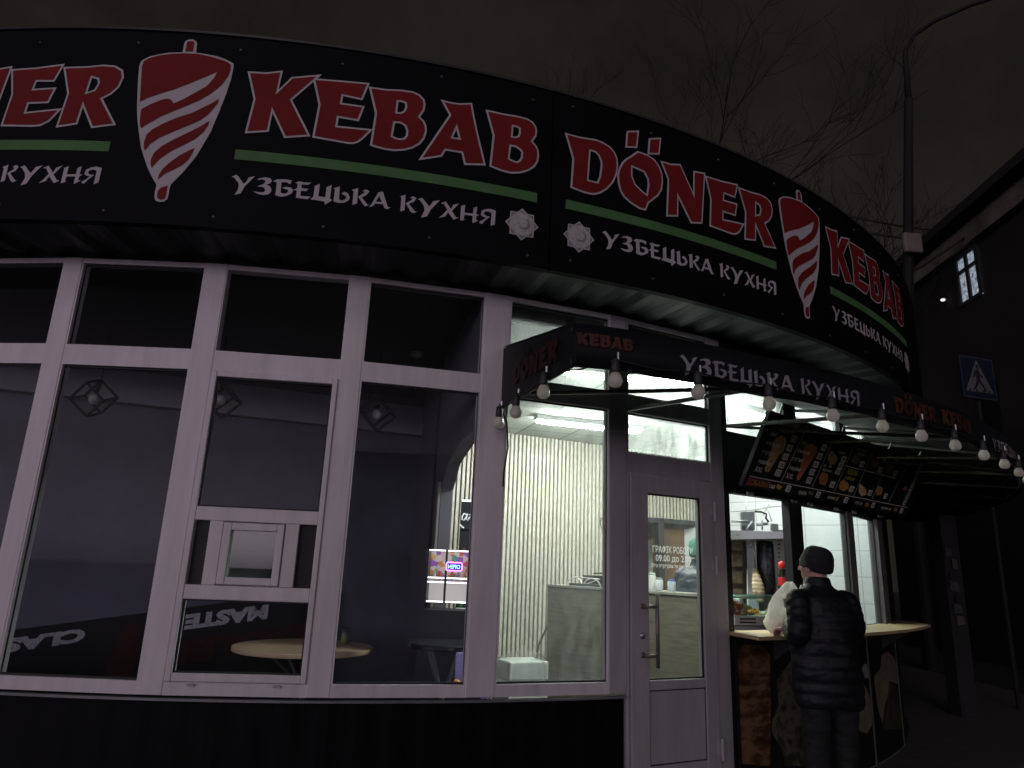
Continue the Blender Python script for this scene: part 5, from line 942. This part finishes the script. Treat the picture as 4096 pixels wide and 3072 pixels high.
# ------------------------------------------------------------------ dining room
cage_m = pm('black_wire_cage', (0.006, 0.006, 0.006), 0.5)
def pendant(px, py, Y, rot, label, yaw):
    c = zf(px, py, Y); t = empty('pendant_lamp', c, label, 'lamp', 'wire cube pendants in the dining room'); Rm = Matrix.Rotation(yaw, 3, 'Z') @ Matrix.Rotation(rot, 3, 'Y') @ Matrix.Rotation(0.5, 3, 'X'); h = 0.098
    v = [Rm @ Vector((x, y, z))*h for x in (-1, 1) for y in (-1, 1) for z in (-1, 1)]; m = MB(); topv = max(v, key=lambda q: q.z)
    for i in range(8):
        for j in range(i+1, 8):
            if abs((v[i]-v[j]).length-2*h) < 1e-4: m.tube([c+v[i], c+v[j]], 0.011, 6)
    m.build('wire_cage', cage_m, t)
    m = MB(); m.tube([c+topv, Vector((c.x+topv.x, c.y+topv.y, 3.29))], 0.004, 6); m.build('cord', cage_m, t)
    m = MB(); m.tube([c+topv, c+topv*0.35], 0.019, 10); m.build('lamp_socket', cage_m, t)
    m = MB(); m.ell(c-Vector((0,0,0.01)), (0.042, 0.042, 0.046), 16, 10); m.build('bulb', pm('unlit_bulb', (0.55, 0.56, 0.52), 0.2), t, True)
pendant(203, 860, 5.6, 0.75, 'unlit black wire cube pendant hanging behind the second window from the left', 0.35)
pendant(477, 862, 5.75, 0.62, 'unlit black wire cube pendant half hidden by the frame of the opening sash', 1.1)
pendant(815, 893, 6.0, 0.7, 'unlit black wire cube pendant behind the window left of the awning', 0.75)
def table(cx, cy, rad, z, label, matt, gp):
    t = empty('round_table', (cx, cy, FL), label, 'table', gp); m = MB(); m.lathe([(rad-0.004, 0), (rad, 0.006), (rad, 0.028), (rad-0.004, 0.033)], (cx, cy, z-0.033), 64); m.build('tabletop', matt, t)
    for k in range(4):
        a = pi/4+k*pi/2; m = MB(); m.tube([(cx+cos(a)*rad*0.55, cy+sin(a)*rad*0.55, z-0.04), (cx-cos(a)*rad*0.05, cy-sin(a)*rad*0.05, (z+FL)/2), (cx+cos(a)*rad*0.40, cy+sin(a)*rad*0.40, FL+0.012)], 0.013, 8); m.build('leg', pm('table_leg_grey', (0.22, 0.23, 0.23), 0.4, metal=0.3), t)
table(-1.62, 6.10, 0.56, 0.76, 'round pale wooden table with crossed metal legs, behind the opening sash', pm('pale_table_top', (0.86, 0.66, 0.40), 0.35, 0.10, 5, stretch=(1, 6, 1)), 'round tables in the dining room')
tc2 = zf(968, 1388, 5.12); table(tc2.x-0.02, 5.12, 0.26, tc2.z, 'small dark glossy round table by the partition', pm('dark_gloss_top', (0.03, 0.03, 0.04), 0.08, 0.1, 5, spec=0.8), 'round tables in the dining room')
jp = atz(744, 1391, 0.761); jt = empty('glass_jar', jp, 'small glass jar of napkins standing on the pale round table', 'jar'); m = MB(); m.lathe([(0.034, 0.001), (0.038, 0.01), (0.038, 0.11), (0.033, 0.12), (0.035, 0.135)], jp, 20); m.build('jar_glass', glass('jar_glass', (0.75, 0.82, 0.72), 1.2, 0.2), jt, True); m = MB(); m.lathe([(0.030, 0.004), (0.031, 0.07), (0.02, 0.075)], jp, 14); m.build('jar_filling', pm('jar_filling', (0.40, 0.42, 0.26), 0.6, 0.2, 30), jt, True)
sm_ = zf(900, 772, 6.0); sm_.z = 3.29; m = MB(); m.lathe([(0.035, -0.045), (0.050, -0.035), (0.055, -0.012), (0.055, 0.0)], sm_, 20); tag(m.build('smoke_detector', pm('detector_white', (0.55, 0.55, 0.55), 0.4), None, True), 'round white smoke detector on the dark dining room ceiling', 'smoke detector')
# banner lying upside down behind the lower panes

def on_back(px, py):
    d = cam_dir(px*K, py*K); t = (q0+nb*0.06).dot(nb)/Vector((d.x, d.y, 0)).dot(nb); return Vector((d.x*t, d.y*t, EYE+d.z*t))
bn0, bn1 = on_back(-60, 1372), on_back(735, 1270); d0 = Vector((bn0.x, bn0.y, 0)); d1 = Vector((bn1.x, bn1.y, 0)); ztp = (bn0.z+bn1.z)/2; bd_ = (d1-d0).normalized(); bl_ = (d1-d0).length; bnn = Vector((bd_.y, -bd_.x, 0))
bq = empty('banner', (d0.x, d0.y, FL), 'black banner with upside down grey capitals, behind the low panes at the left', 'banner')
m = MB(); m.hexa([d0+Vector((0,0,FL)), d1+Vector((0,0,FL)), d1+Vector((0,0,bn1.z)), d0+Vector((0,0,bn0.z))], [p-bnn*0.02 for p in [d0+Vector((0,0,FL)), d1+Vector((0,0,FL)), d1+Vector((0,0,bn1.z)), d0+Vector((0,0,bn0.z))]]); m.build('banner_sheet', pm('banner_black', (0.006, 0.006, 0.006), 0.6, 0.3, 3), bq)
bgrey = pm('banner_grey_ink', (0.60, 0.61, 0.61), 0.7, 0.35, 40); bred = pm('banner_red_ink', (0.05, 0.010, 0.008), 0.7, 0.35, 12)
def on_banner(px, py):                                     # where a sight line meets the banner plane -> (along, up)
    d = cam_dir(px*K, py*K); o = Vector((0, 0, EYE)); t = (d0-Vector((0, 0, 0))-Vector((0, 0, 0))).dot(bnn)/d.dot(bnn); p = o+d*t; return (p-d0).dot(bd_), p.z
def upside(mat_, txt, pa2, pb2, hpx, bold):
    u0, v0 = on_banner(*pa2); u1, v1 = on_banner(*pb2); h = abs(on_banner(pa2[0], pa2[1]-hpx/2)[1]-on_banner(pa2[0], pa2[1]+hpx/2)[1]); wd = hypot(u1-u0, v1-v0); v, f, w0 = text_polys(txt, bold); m = MB(); m.keep = True; cu, cv = (u0+u1)/2, (v0+v1)/2; sl = (v1-v0)/(u1-u0)
    m.add([d0+bd_*(cu-x*wd/w0)+Vector((0, 0, cv-(y-0.5)*h-sl*x*wd/w0))+bnn*0.003 for x, y in v], f); m.build('lettering', mat_, bq)
upside(bgrey, 'MASTE', (400, 1345), (578, 1322), 30, 0.06); upside(bgrey, 'CLAS', (8, 1397), (183, 1372), 28, 0.06)
upside(bred, 'DOLEI', (388, 1412), (655, 1372), 46, 0.08)
u0, v0 = on_banner(222, 1465); u1, v1 = on_banner(306, 1345); m = MB(); m.poly([[(u0, FL+0.2), (u1, FL+0.2), (u1, v1-0.03), ((u0+u1)/2+0.02, v1), (u0+0.06, v1-0.12)]], lambda u, v: d0+bd_*u+Vector((0, 0, v))+bnn*0.003); m.build('printed_figure', bred, bq)
# lit display cabinet with the mirrored neon sign
YC = 5.55; ca = zf(925, 1186, YC); cb = zf(1012, 1306, YC)
cbx = empty('display_cabinet', ((ca.x+cb.x)/2, YC+0.2, FL), 'glowing display cabinet with colourful back panel at the right end of the dining room', 'cabinet')
cw, chh = cb.x-ca.x, ca.z-cb.z; ccx = (ca.x+cb.x)/2; zc0 = cb.z
art = mottle('colour_print', [(0.62, 0.50, 0.45), (0.60, 0.25, 0.06), (0.12, 0.30, 0.24), (0.65, 0.52, 0.50), (0.30, 0.13, 0.45), (0.70, 0.45, 0.12), (0.55, 0.12, 0.10), (0.66, 0.60, 0.58)], 27, 0.4, pos=[0, .14, .27, .38, .52, .64, .76, .86], es=0.35, vor=True)
m = MB(); m.box((ccx, YC+0.17, zc0+chh*0.68), (cw-0.02, 0.02, chh*0.58)); m.build('back_panel', art, cbx)
m = MB(); m.box((ccx, YC+0.16, zc0+chh*0.20), (cw-0.02, 0.02, chh*0.36)); m.build('lower_panel', pm('lit_panel', (0.6, 0.58, 0.55), 0.5, 0.05, emit=(0.62, 0.58, 0.54), es=0.55), cbx)
m = MB()
for x in (ca.x, cb.x): m.box((x, YC+0.09, zc0+chh/2), (0.018, 0.18, chh))
m.box((ccx-0.02, YC, zc0+chh/2), (0.016, 0.02, chh)); m.box((ccx, YC+0.18, zc0+chh/2), (cw, 0.01, chh)); m.build('cabinet_frame', dark_pvc, cbx)
led = em('led_strip', (1.0, 0.97, 0.90), 2.6)
m = MB()
for z in (0.985, 0.47, 0.39, 0.03): m.box((ccx, YC+0.02, zc0+chh*z), (cw-0.02, 0.012, 0.010))
m.build('led_strip', led, cbx)
m = MB(); m.box((ccx, YC+0.1, zc0+chh*0.43), (cw-0.02, 0.16, 0.008)); m.build('shelf', steel, cbx)
m = MB(); m.box((ccx, YC+0.1, (zc0+FL)/2-0.02), (cw+0.06, 0.28, zc0-FL-0.05)); m.build('plinth_box', pm('cabinet_base', (0.03, 0.03, 0.036), 0.5), cbx)
random.seed(11)
for k in range(6):
    x = ca.x+0.05+k*0.047; m = MB(); hh = random.uniform(0.05, 0.08); p = Vector((x, YC+0.09, zc0+chh*0.43+0.004)); m.lathe([(0.015, 0), (0.016, hh*0.6), (0.008, hh*0.8), (0.008, hh)], p, 12); col = random.choice([(0.6, 0.45, 0.1), (0.5, 0.12, 0.05), (0.3, 0.32, 0.35), (0.55, 0.55, 0.5)])
    tag(m.build('sauce_bottle', pm('sauce%d' % k, col, 0.3), None, True), 'little sauce bottle on the shelf of the lit display cabinet, %s from the left' % ordn[k], 'bottle', 'sauce bottles in the display cabinet')
nx = zf(981, 1224, YC-0.02); no = empty('neon_sign', nx, 'pink framed blue neon sign reading OPEN, seen from behind in the display cabinet', 'sign')
hw, hh = 0.060, 0.030; pth = []
for cx, cz_, a0 in ((hw-.012, hh-.012, 0), (-hw+.012, hh-.012, 90), (-hw+.012, -hh+.012, 180), (hw-.012, -hh+.012, 270)):
    pth += [nx+Vector((cx+.012*cos(radians(a0+k*30)), 0, cz_+.012*sin(radians(a0+k*30)))) for k in range(4)]
m = MB(); m.tube(pth+[pth[0]], 0.0045, 6); m.build('neon_frame', em('neon_pink', (1.0, 0.18, 0.85), 5.0), no, True)
m = MB(); put_text(m, 'OPEN', 0.030, lambda u, v: nx+Vector((-u, -0.002, v)), 0.02, 0.094); m.build('neon_lettering', em('neon_blue', (0.16, 0.30, 1.0), 6.0), no)
m = MB(); m.box(nx+Vector((0, 0.008, 0)), (0.112, 0.006, 0.052)); m.build('backing', pm('neon_back', (0.05, 0.02, 0.15), 0.4), no)
# drinks fridge beyond the doorway
fx = zf(997, 1100, 6.9); fr_ = empty('drinks_fridge', (fx.x+0.18, 7.2, FL), 'tall dark drinks fridge with white script on its header, beyond the partition doorway', 'fridge')
x0 = fx.x-0.01; x1 = x0+0.36; zt_ = zf(1000, 1078, 6.9).z; zh = zf(1000, 1150, 6.9).z
m = MB(); m.box(((x0+x1)/2, 7.25, (zt_+FL)/2), (0.36, 0.60, zt_-FL)); bevel(m.build('cabinet', dark_steel, fr_), 0.01)
m = MB(); m.box(((x0+x1)/2, 6.94, (zt_+zh)/2+0.01), (0.345, 0.02, zt_-zh-0.04)); m.build('header', pm('header_black', (0.02, 0.022, 0.026), 0.3), fr_)
m = MB(); m.box(((x0+x1)/2, 6.926, zt_-0.012), (0.345, 0.004, 0.02)); m.build('header_light', em('header_light', (0.95, 1, 1), 1.6), fr_)
m = MB()                                                   # the end of a flowing script: small a, tie stroke, big C
def script(pts, rr): m.tube([Vector((x0+0.012+a*0.30, 6.925, zh+0.045+b*0.30)) for a, b in pts], rr, 6)
script([(0.16, 0.42), (0.08, 0.46), (0.02, 0.36), (0.02, 0.26), (0.08, 0.24), (0.15, 0.34), (0.19, 0.46), (0.15, 0.28), (0.20, 0.24), (0.27, 0.36)], 0.008); script([(0.24, 0.42), (0.36, 0.46)], 0.006)
script([(0.62, 0.62), (0.56, 0.72), (0.46, 0.62), (0.36, 0.36), (0.36, 0.12), (0.44, 0.04), (0.56, 0.14), (0.64, 0.32)], 0.012); script([(-0.04, 0.10), (0.05, 0.02), (0.10, 0.0)], 0.009)
m.build('lettering', pm('script_white', (0.75, 0.78, 0.78), 0.4, emit=(0.8, 0.85, 0.85), es=0.5), fr_, True)
m = MB(); m.box(((x0+x1)/2, 6.97, (zh+FL+0.25)/2), (0.33, 0.02, zh-FL-0.3)); m.build('fridge_interior', pm('fridge_light', (0.5, 0.54, 0.58), 0.5, 0.15, 5, emit=(0.5, 0.58, 0.66), es=0.28), fr_)
bk = None; cols = [(0.55, 0.10, 0.04), (0.08, 0.20, 0.10), (0.45, 0.16, 0.03), (0.10, 0.08, 0.06)]
for rw_ in range(4):
    zz = zh-0.36-rw_*0.34
    m = MB(); m.box(((x0+x1)/2, 6.95, zz-0.008), (0.34, 0.06, 0.012)); m.build('shelf', pm('shelf_bright', (0.7, 0.74, 0.76), 0.3, emit=(0.7, 0.8, 0.85), es=0.5), fr_)
    for k in range(3):
        p = Vector((x0+0.05+k*0.10, 6.945, zz)); m = MB(); m.lathe([(0.026, 0), (0.028, 0.01), (0.028, 0.12), (0.012, 0.18), (0.012, 0.21)], p, 12)
        tag(m.build('drink_bottle', pm('drink%d%d' % (rw_, k), cols[(rw_+k) % 4], 0.2), None, True), 'drink bottle in the dark fridge, %s shelf from the top, %s from the left' % (ordn[rw_], ordn[k]), 'bottle', 'bottles in the drinks fridge')
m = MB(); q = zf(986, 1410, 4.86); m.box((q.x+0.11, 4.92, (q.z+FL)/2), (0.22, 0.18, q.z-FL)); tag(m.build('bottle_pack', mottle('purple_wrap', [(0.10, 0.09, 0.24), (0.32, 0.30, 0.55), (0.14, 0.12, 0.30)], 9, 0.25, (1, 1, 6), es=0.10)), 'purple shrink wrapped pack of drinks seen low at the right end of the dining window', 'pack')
fq = zf(975, 1474, 4.72); fcr = empty('fruit_crate', (fq.x+0.09, 4.74, FL), 'dark crate with oranges, low at the right end of the dining window', 'crate')
m = MB(); m.box((fq.x+0.09, 4.74, (fq.z-0.025+FL)/2), (0.20, 0.16, fq.z-0.025-FL)); m.build('crate_box', dark_pvc, fcr)
for k in range(3):
    m = MB(); m.ell((fq.x+0.035+k*0.052, 4.70, fq.z), (0.025, 0.025, 0.0245), 14, 10); tag(m.build('orange', pm('orange_peel', (0.75, 0.36, 0.03), 0.45, 0.1, 30, bump=0.2), None, True), 'ripe orange on the dark crate, %s from the left' % ordn[k], 'orange', 'oranges on the crate')
# ------------------------------------------------------------------ outside, right hand side
conc = pm('pole_concrete', (0.006, 0.0056, 0.0052), 0.8, 0.3, 4)
lp_ = zf(1955, 900, 13.0); sl_ = empty('street_lamp', (lp_.x, 13.0, 0), 'tall unlit street lamp with a curved arm at the upper right', 'street lamp')
tp = zf(1952, 130, 13.0); m = MB(); m.tube([(lp_.x, 13.0, 0), (lp_.x, 13.0, 4), (tp.x, 13.0, tp.z-1)], [0.13, 0.11, 0.085], 12); m.build('pole', conc, sl_)
m = MB(); m.tube([Vector((tp.x, 13, tp.z-1)), zf(1955, 110, 13), zf(1975, 75, 12.9), zf(2020, 45, 12.6), zf(2100, 10, 12.2), zf(2190, -18, 11.8)], [0.07, 0.05, 0.045, 0.042, 0.04, 0.04], 10); m.build('arm', conc, sl_, True)
q = zf(2205, -24, 11.75); m = MB(); m.ell(q, (0.30, 0.12, 0.08)); m.build('lamp_head', conc, sl_, True)
m = MB(); mn_, mx_ = zf(1953, 545, 12.8), zf(1989, 505, 12.8); m.box(((mn_.x+mx_.x)/2, 12.8, (mn_.z+mx_.z)/2), (mx_.x-mn_.x, 0.10, mx_.z-mn_.z), (1, 0.1, 0)); tag(bevel(m.build('junction_box', pm('box_beige', (0.20, 0.17, 0.145), 0.6)), 0.03), 'small pale square box fixed to the street lamp pole', 'box')
# crossing sign
YS = 9.2; sa_ = zf(2065, 772, YS); sb_ = zf(2160, 862, YS); scx, scz = (sa_.x+sb_.x)/2, (sa_.z+sb_.z)/2; ss = 0.62
so = empty('crossing_sign', (scx, YS, 0), 'blue square pedestrian crossing sign with a white triangle, on a post at the right', 'sign')
sux = Vector((0.96, 0.28, 0)).normalized(); sf = lambda e: (lambda u, v: Vector((scx, YS, scz))+sux*u+Vector((0, 0, v))+Vector((sux.y, -sux.x, 0))*e); h = 0.30
m = MB(); m.poly([[(-h, -h), (h, -h), (h, h), (-h, h)]], sf(0.004), back=sf(-0.02)); m.build('plate', pm('sign_blue', (0.006, 0.012, 0.026), 0.45, 0.1), so)
sw = pm('sign_white', (0.11, 0.11, 0.12), 0.5, 0.1)
fr = 0.012; m = MB(); m.poly([[(-h+.005, -h+.005), (h-.005, -h+.005), (h-.005, h-.005), (-h+.005, h-.005)], [(-h+.02, -h+.02), (-h+.02, h-.02), (h-.02, h-.02), (h-.02, -h+.02)]], sf(0.006)); m.build('plate_border', pm('sign_border', (0.04, 0.048, 0.068), 0.5), so)
m = MB(); m.poly([[(-0.245, -0.20), (0.245, -0.20), (0.0, 0.26)]], sf(0.007)); m.build('triangle', sw, so)
fig = [[(-0.02, 0.185), (0.02, 0.19), (0.035, 0.155), (0.01, 0.125), (-0.025, 0.15)], [(-0.03, 0.12), (0.02, 0.12), (0.04, 0.06), (0.085, 0.02), (0.07, 0.0), (0.03, 0.03), (0.03, -0.03), (0.085, -0.10), (0.125, -0.18), (0.09, -0.185), (0.05, -0.11), (0.0, -0.055), (-0.03, -0.12), (-0.09, -0.185), (-0.12, -0.17), (-0.065, -0.11), (-0.035, -0.03), (-0.035, 0.05), (-0.065, 0.0), (-0.09, 0.01), (-0.06, 0.09)]]
m = MB()
for l in fig: m.poly([l], sf(0.009))
for x in (-0.17, -0.05, 0.07, 0.17): m.poly([[(x-0.018, -0.195), (x+0.018, -0.195), (x+0.014, -0.165), (x-0.014, -0.165)]], sf(0.0085))
m.build('pedestrian_symbol', black_rub, so)
m = MB(); m.tube([(scx, YS+0.06, 0), (scx, YS+0.06, scz+0.32)], 0.03, 10); m.build('post', conc, so)
# poster pillar
pt0, pt1 = zf(2012, 1112, 8.7), zf(2052, 1112, 8.7); pcx = (pt0.x+pt1.x)/2; pr = (pt1.x-pt0.x)/2
pp2 = empty('concrete_post', (pcx, 8.7, 0), 'square concrete post with torn paper notices, right of the serving counter', 'post')
m = MB(); m.box((pcx, 8.7, pt0.z/2), (pr*2, 0.2, pt0.z), (1, 0.2, 0)); bevel(m.build('shaft', pm('post_concrete', (0.020, 0.018, 0.022), 0.85, 0.3, 3, bump=0.4), pp2), 0.01)
random.seed(5)
for k in range(7):
    z = 1.0+k*0.13; wv = random.uniform(0.03, 0.07); x = random.uniform(-0.05, 0.05); m = MB(); m.poly([[(x-wv, z), (x+wv, z+random.uniform(-.02, .02)), (x+wv*0.8, z+0.10), (x-wv*0.9, z+0.11)]], lambda u, v: Vector((pcx+u, 8.7-0.125+u*0.2, v))); m.build('paper_notice', pm('paper%d' % k, random.choice([(0.05, 0.05, 0.05), (0.012, 0.012, 0.012), (0.08, 0.075, 0.07)]), 0.8, 0.4, 20), pp2)
# apartment house at the far right
EZ = 9.0; e0, e1 = atz(2003, 548, EZ), atz(2212, 375, EZ); ed = Vector((e1.x-e0.x, e1.y-e0.y, 0)).normalized(); en = Vector((-ed.y, ed.x, 0)); en = en if en.x > 0 else -en
hs = e0-ed*3.0; hl = (e1-e0).length+9.0
ho = empty('apartment_house', (hs.x, hs.y, 0), 'dark apartment house at the far right with one bright window under a pale cornice', 'building')
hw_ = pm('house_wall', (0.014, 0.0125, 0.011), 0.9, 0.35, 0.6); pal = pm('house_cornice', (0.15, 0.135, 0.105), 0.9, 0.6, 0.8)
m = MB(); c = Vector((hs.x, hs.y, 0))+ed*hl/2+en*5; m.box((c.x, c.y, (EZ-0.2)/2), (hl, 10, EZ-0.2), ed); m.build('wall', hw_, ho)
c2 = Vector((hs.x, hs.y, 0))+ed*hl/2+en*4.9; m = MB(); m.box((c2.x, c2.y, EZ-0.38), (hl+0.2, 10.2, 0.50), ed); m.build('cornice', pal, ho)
m = MB(); c3 = Vector((hs.x, hs.y, 0))+ed*hl/2+en*4.7; m.box((c3.x, c3.y, EZ-0.1), (hl+0.5, 10.5, 0.2), ed); a = [c3-ed*(hl/2+.25)-en*5.25, c3+ed*(hl/2+.25)-en*5.25, c3+ed*(hl/2+.45)+en*5.45, c3-ed*(hl/2+.45)+en*5.45]; m.hexa([p+Vector((0,0,EZ)) for p in a], [p*0.45+c3*0.55+Vector((0,0,EZ+2.6)) for p in a]); m.build('roof', pm('house_roof', (0.014, 0.013, 0.012), 0.8, 0.3, 1), ho)
def on_house(px, py):
    d = cam_dir(px*K, py*K); nrm = -en; t = Vector((hs.x, hs.y, 0)).dot(nrm)/Vector((d.x, d.y, 0)).dot(nrm); p = Vector((d.x*t, d.y*t, EYE+d.z*t)); return (p-Vector((hs.x, hs.y, p.z))).dot(ed), p.z
hf2 = lambda e: (lambda u, v: Vector((hs.x, hs.y, 0))+ed*u-en*e+Vector((0, 0, v)))
wq = [on_house(*p) for p in ((2073, 560), (2116, 530), (2122, 640), (2077, 660))]
u0 = (wq[0][0]+wq[3][0])/2; u1 = (wq[1][0]+wq[2][0])/2; v1 = (wq[0][1]+wq[1][1])/2; v0 = (wq[2][1]+wq[3][1])/2
lace = mottle('lit_curtain', [(0.05, 0.06, 0.07), (0.30, 0.36, 0.42), (0.10, 0.12, 0.14), (0.45, 0.52, 0.58)], 5, 0.8, (1, 1, 1), [0.35, 0.47, 0.55, 0.68], es=1.0, detail=10)
m = MB(); m.poly([[(u0, v0), (u1, v0), (u1, v1), (u0, v1)]], hf2(0.03), back=hf2(0.01)); wo = m.build('window', lace, ho)
m = MB()
for u in (u0, (u0+u1)/2, u1): m.poly([[(u-0.05, v0), (u+0.05, v0), (u+0.05, v1), (u-0.05, v1)]], hf2(0.07), back=hf2(0.035))
for v in (v0, v0+(v1-v0)*0.68, v1): m.poly([[(u0, v-0.04), (u1, v-0.04), (u1, v+0.04), (u0, v+0.04)]], hf2(0.075), back=hf2(0.036))
m.build('window_frame', dark_pvc, wo)
for k in range(-2, 4):
    for dz in (0, -2.9):
        if k == 0 and dz == 0: continue
        uu = u0+k*2.9; m = MB(); 
        if uu < 0.3 or uu+u1-u0 > hl-0.3: continue
        m.poly([[(uu, v0+dz), (uu+u1-u0, v0+dz), (uu+u1-u0, v1+dz), (uu, v1+dz)]], hf2(0.02), back=hf2(0.005)); g = m.build('window', pm('dark_pane%d%d' % (k, dz), (0.008, 0.009, 0.011), 0.1, spec=0.4), ho)
sp_ = on_house(2049, 648); m = MB(); q = hf2(0.12)(*sp_); m.ell(q, (0.05, 0.05, 0.03)); tag(m.build('small_lamp', em('white_point', (1, 1, 1), 1.0), None, True), 'tiny white light on the dark house wall at the right', 'lamp')
# bare trees behind and beside the cafe
bark = pm('bark', (0.005, 0.0044, 0.004), 0.9, 0.3, 6)
def tree(x, y, h, seed, label):
    rnd = random.Random(seed); t = empty('bare_tree', (x, y, 0), label, 'tree', 'bare trees in the night sky'); tk = MB(); cr_ = MB()
    base = Vector((x, y, 0)); top = base+Vector((rnd.uniform(-.6, .6), rnd.uniform(-.5, .5), h*0.55))
    tk.tube([base, base.lerp(top, 0.5)+Vector((rnd.uniform(-.15, .15), 0, 0)), top], [0.20, 0.16, 0.11], 10); tk.build('trunk', bark, t)
    def br(p, d, ln, r, lv):
        pts = [p]; dd = d.copy(); q = p
        for k in range(4):
            dd = (dd+Vector((rnd.gauss(0, .16), rnd.gauss(0, .16), 0.05+rnd.gauss(0, .09)))).normalized(); q = q+dd*ln/4; pts.append(q)
        cr_.tube(pts, [r, r*0.85, r*0.7, r*0.55, r*0.4], 5 if lv < 2 else 3, False)
        if lv < 4:
            for k in range(4 if lv < 3 else 3):
                s = rnd.uniform(0.35, 1.0); i = min(int(s*4), 3); b0 = pts[i].lerp(pts[i+1], s*4-i); ax = Vector((rnd.gauss(0, 1), rnd.gauss(0, 1), rnd.gauss(0, .6))).normalized(); nd = (dd+ax*0.75).normalized(); br(b0, nd, ln*rnd.uniform(.5, .72), max(r*0.5, 0.006), lv+1)
    for k in range(7):
        s = 0.45+0.55*k/6; p = base.lerp(top, s); a = k*2.4+rnd.random(); br(p, Vector((cos(a)*0.75, sin(a)*0.75, 0.75)).normalized(), h*rnd.uniform(.24, .32), 0.06, 0)
    cr_.build('crown', bark, t)
tree(0.5, 24, 21, 1, 'bare tree rising behind the middle of the sign band, leftmost of the trees')
tree(4.4, 22.5, 20, 2, 'bare tree rising behind the awning side of the sign band, second from the left')
tree(7.8, 20.0, 16, 3, 'bare tree between the sign band and the street lamp, third from the left')
tree(10.4, 17.0, 11.0, 4, 'bare tree behind the street lamp pole, beside the dark house')
tree(13.6, 17.0, 8.5, 6, 'bare tree in front of the bright house window, rightmost of the trees')
cab = pm('wire_black', (0.005, 0.005, 0.005), 0.6)
for i, (a, b, sag) in enumerate((((1700, 425, 16), (2330, 488, 14), 0.5), ((1760, 480, 16), (2330, 505, 14), 0.35), ((1950, 600, 14), (2330, 300, 12), 0.2))):
    p, q = zf(*a), zf(*b); m = MB(); m.tube([p.lerp(q, k/12)-Vector((0, 0, sag*4*(k/12)*(1-k/12))) for k in range(13)], 0.025, 5); tag(m.build('overhead_wire', cab, None, True), ('upper sagging wire crossing behind the right end of the sign', 'lower sagging wire crossing behind the right end of the sign', 'wire slanting up to the right in front of the dark house')[i], 'wire')
# shop across the street: its lit name shows mirrored in the dining glass
ta_, tb_ = 0.1854, 0.2857; g0, g1 = W(ta_, 0, RW-0.037), W(tb_, 0, RW-0.037); gd = (g1-g0).normalized(); gn = Vector((gd.y, -gd.x, 0))
def mirror(p): return p-gn*2*(p-g0).dot(gn)
v0_, v1_ = mirror(zf(748, 1040, 15.0)), mirror(zf(910, 1072, 15.0)); sc0 = (v0_+v1_)/2; sdir = Vector((v0_.x-v1_.x, v0_.y-v1_.y, 0)).normalized(); sw_ = (v0_-v1_).length; shn = Vector((-sdir.y, sdir.x, 0)); shn = shn if shn.y > 0 else -shn
zc_ = sc0.z; sh = empty('shop_across_street', (sc0.x, sc0.y, 0), 'low dark shop across the street whose lit name is mirrored faintly in the dining window', 'building')
c = Vector((sc0.x, sc0.y, 0))-shn*2.2; m = MB(); m.box((c.x, c.y, zc_/2+0.4), (sw_+3, 4.2, zc_+0.8), sdir); m.build('wall', pm('shop_wall', (0.03, 0.03, 0.032), 0.8, 0.2), sh)
m = MB(); cS = Vector((sc0.x, sc0.y, zc_)); m.box(cS+shn*0.02, (sw_+0.5, 0.12, 0.62), sdir); m.build('name_board', pm('board_dim', (0.10, 0.10, 0.11), 0.5, emit=(0.20, 0.20, 0.24), es=0.5), sh)
m = MB(); put_text(m, 'ПАМЯТНИКИ', 0.46, lambda u, v: cS+sdir*u+Vector((0, 0, v))+shn*0.085, 0.03, sw_); m.build('lettering', pm('board_letters', (0.05, 0.05, 0.05), 0.5), sh)
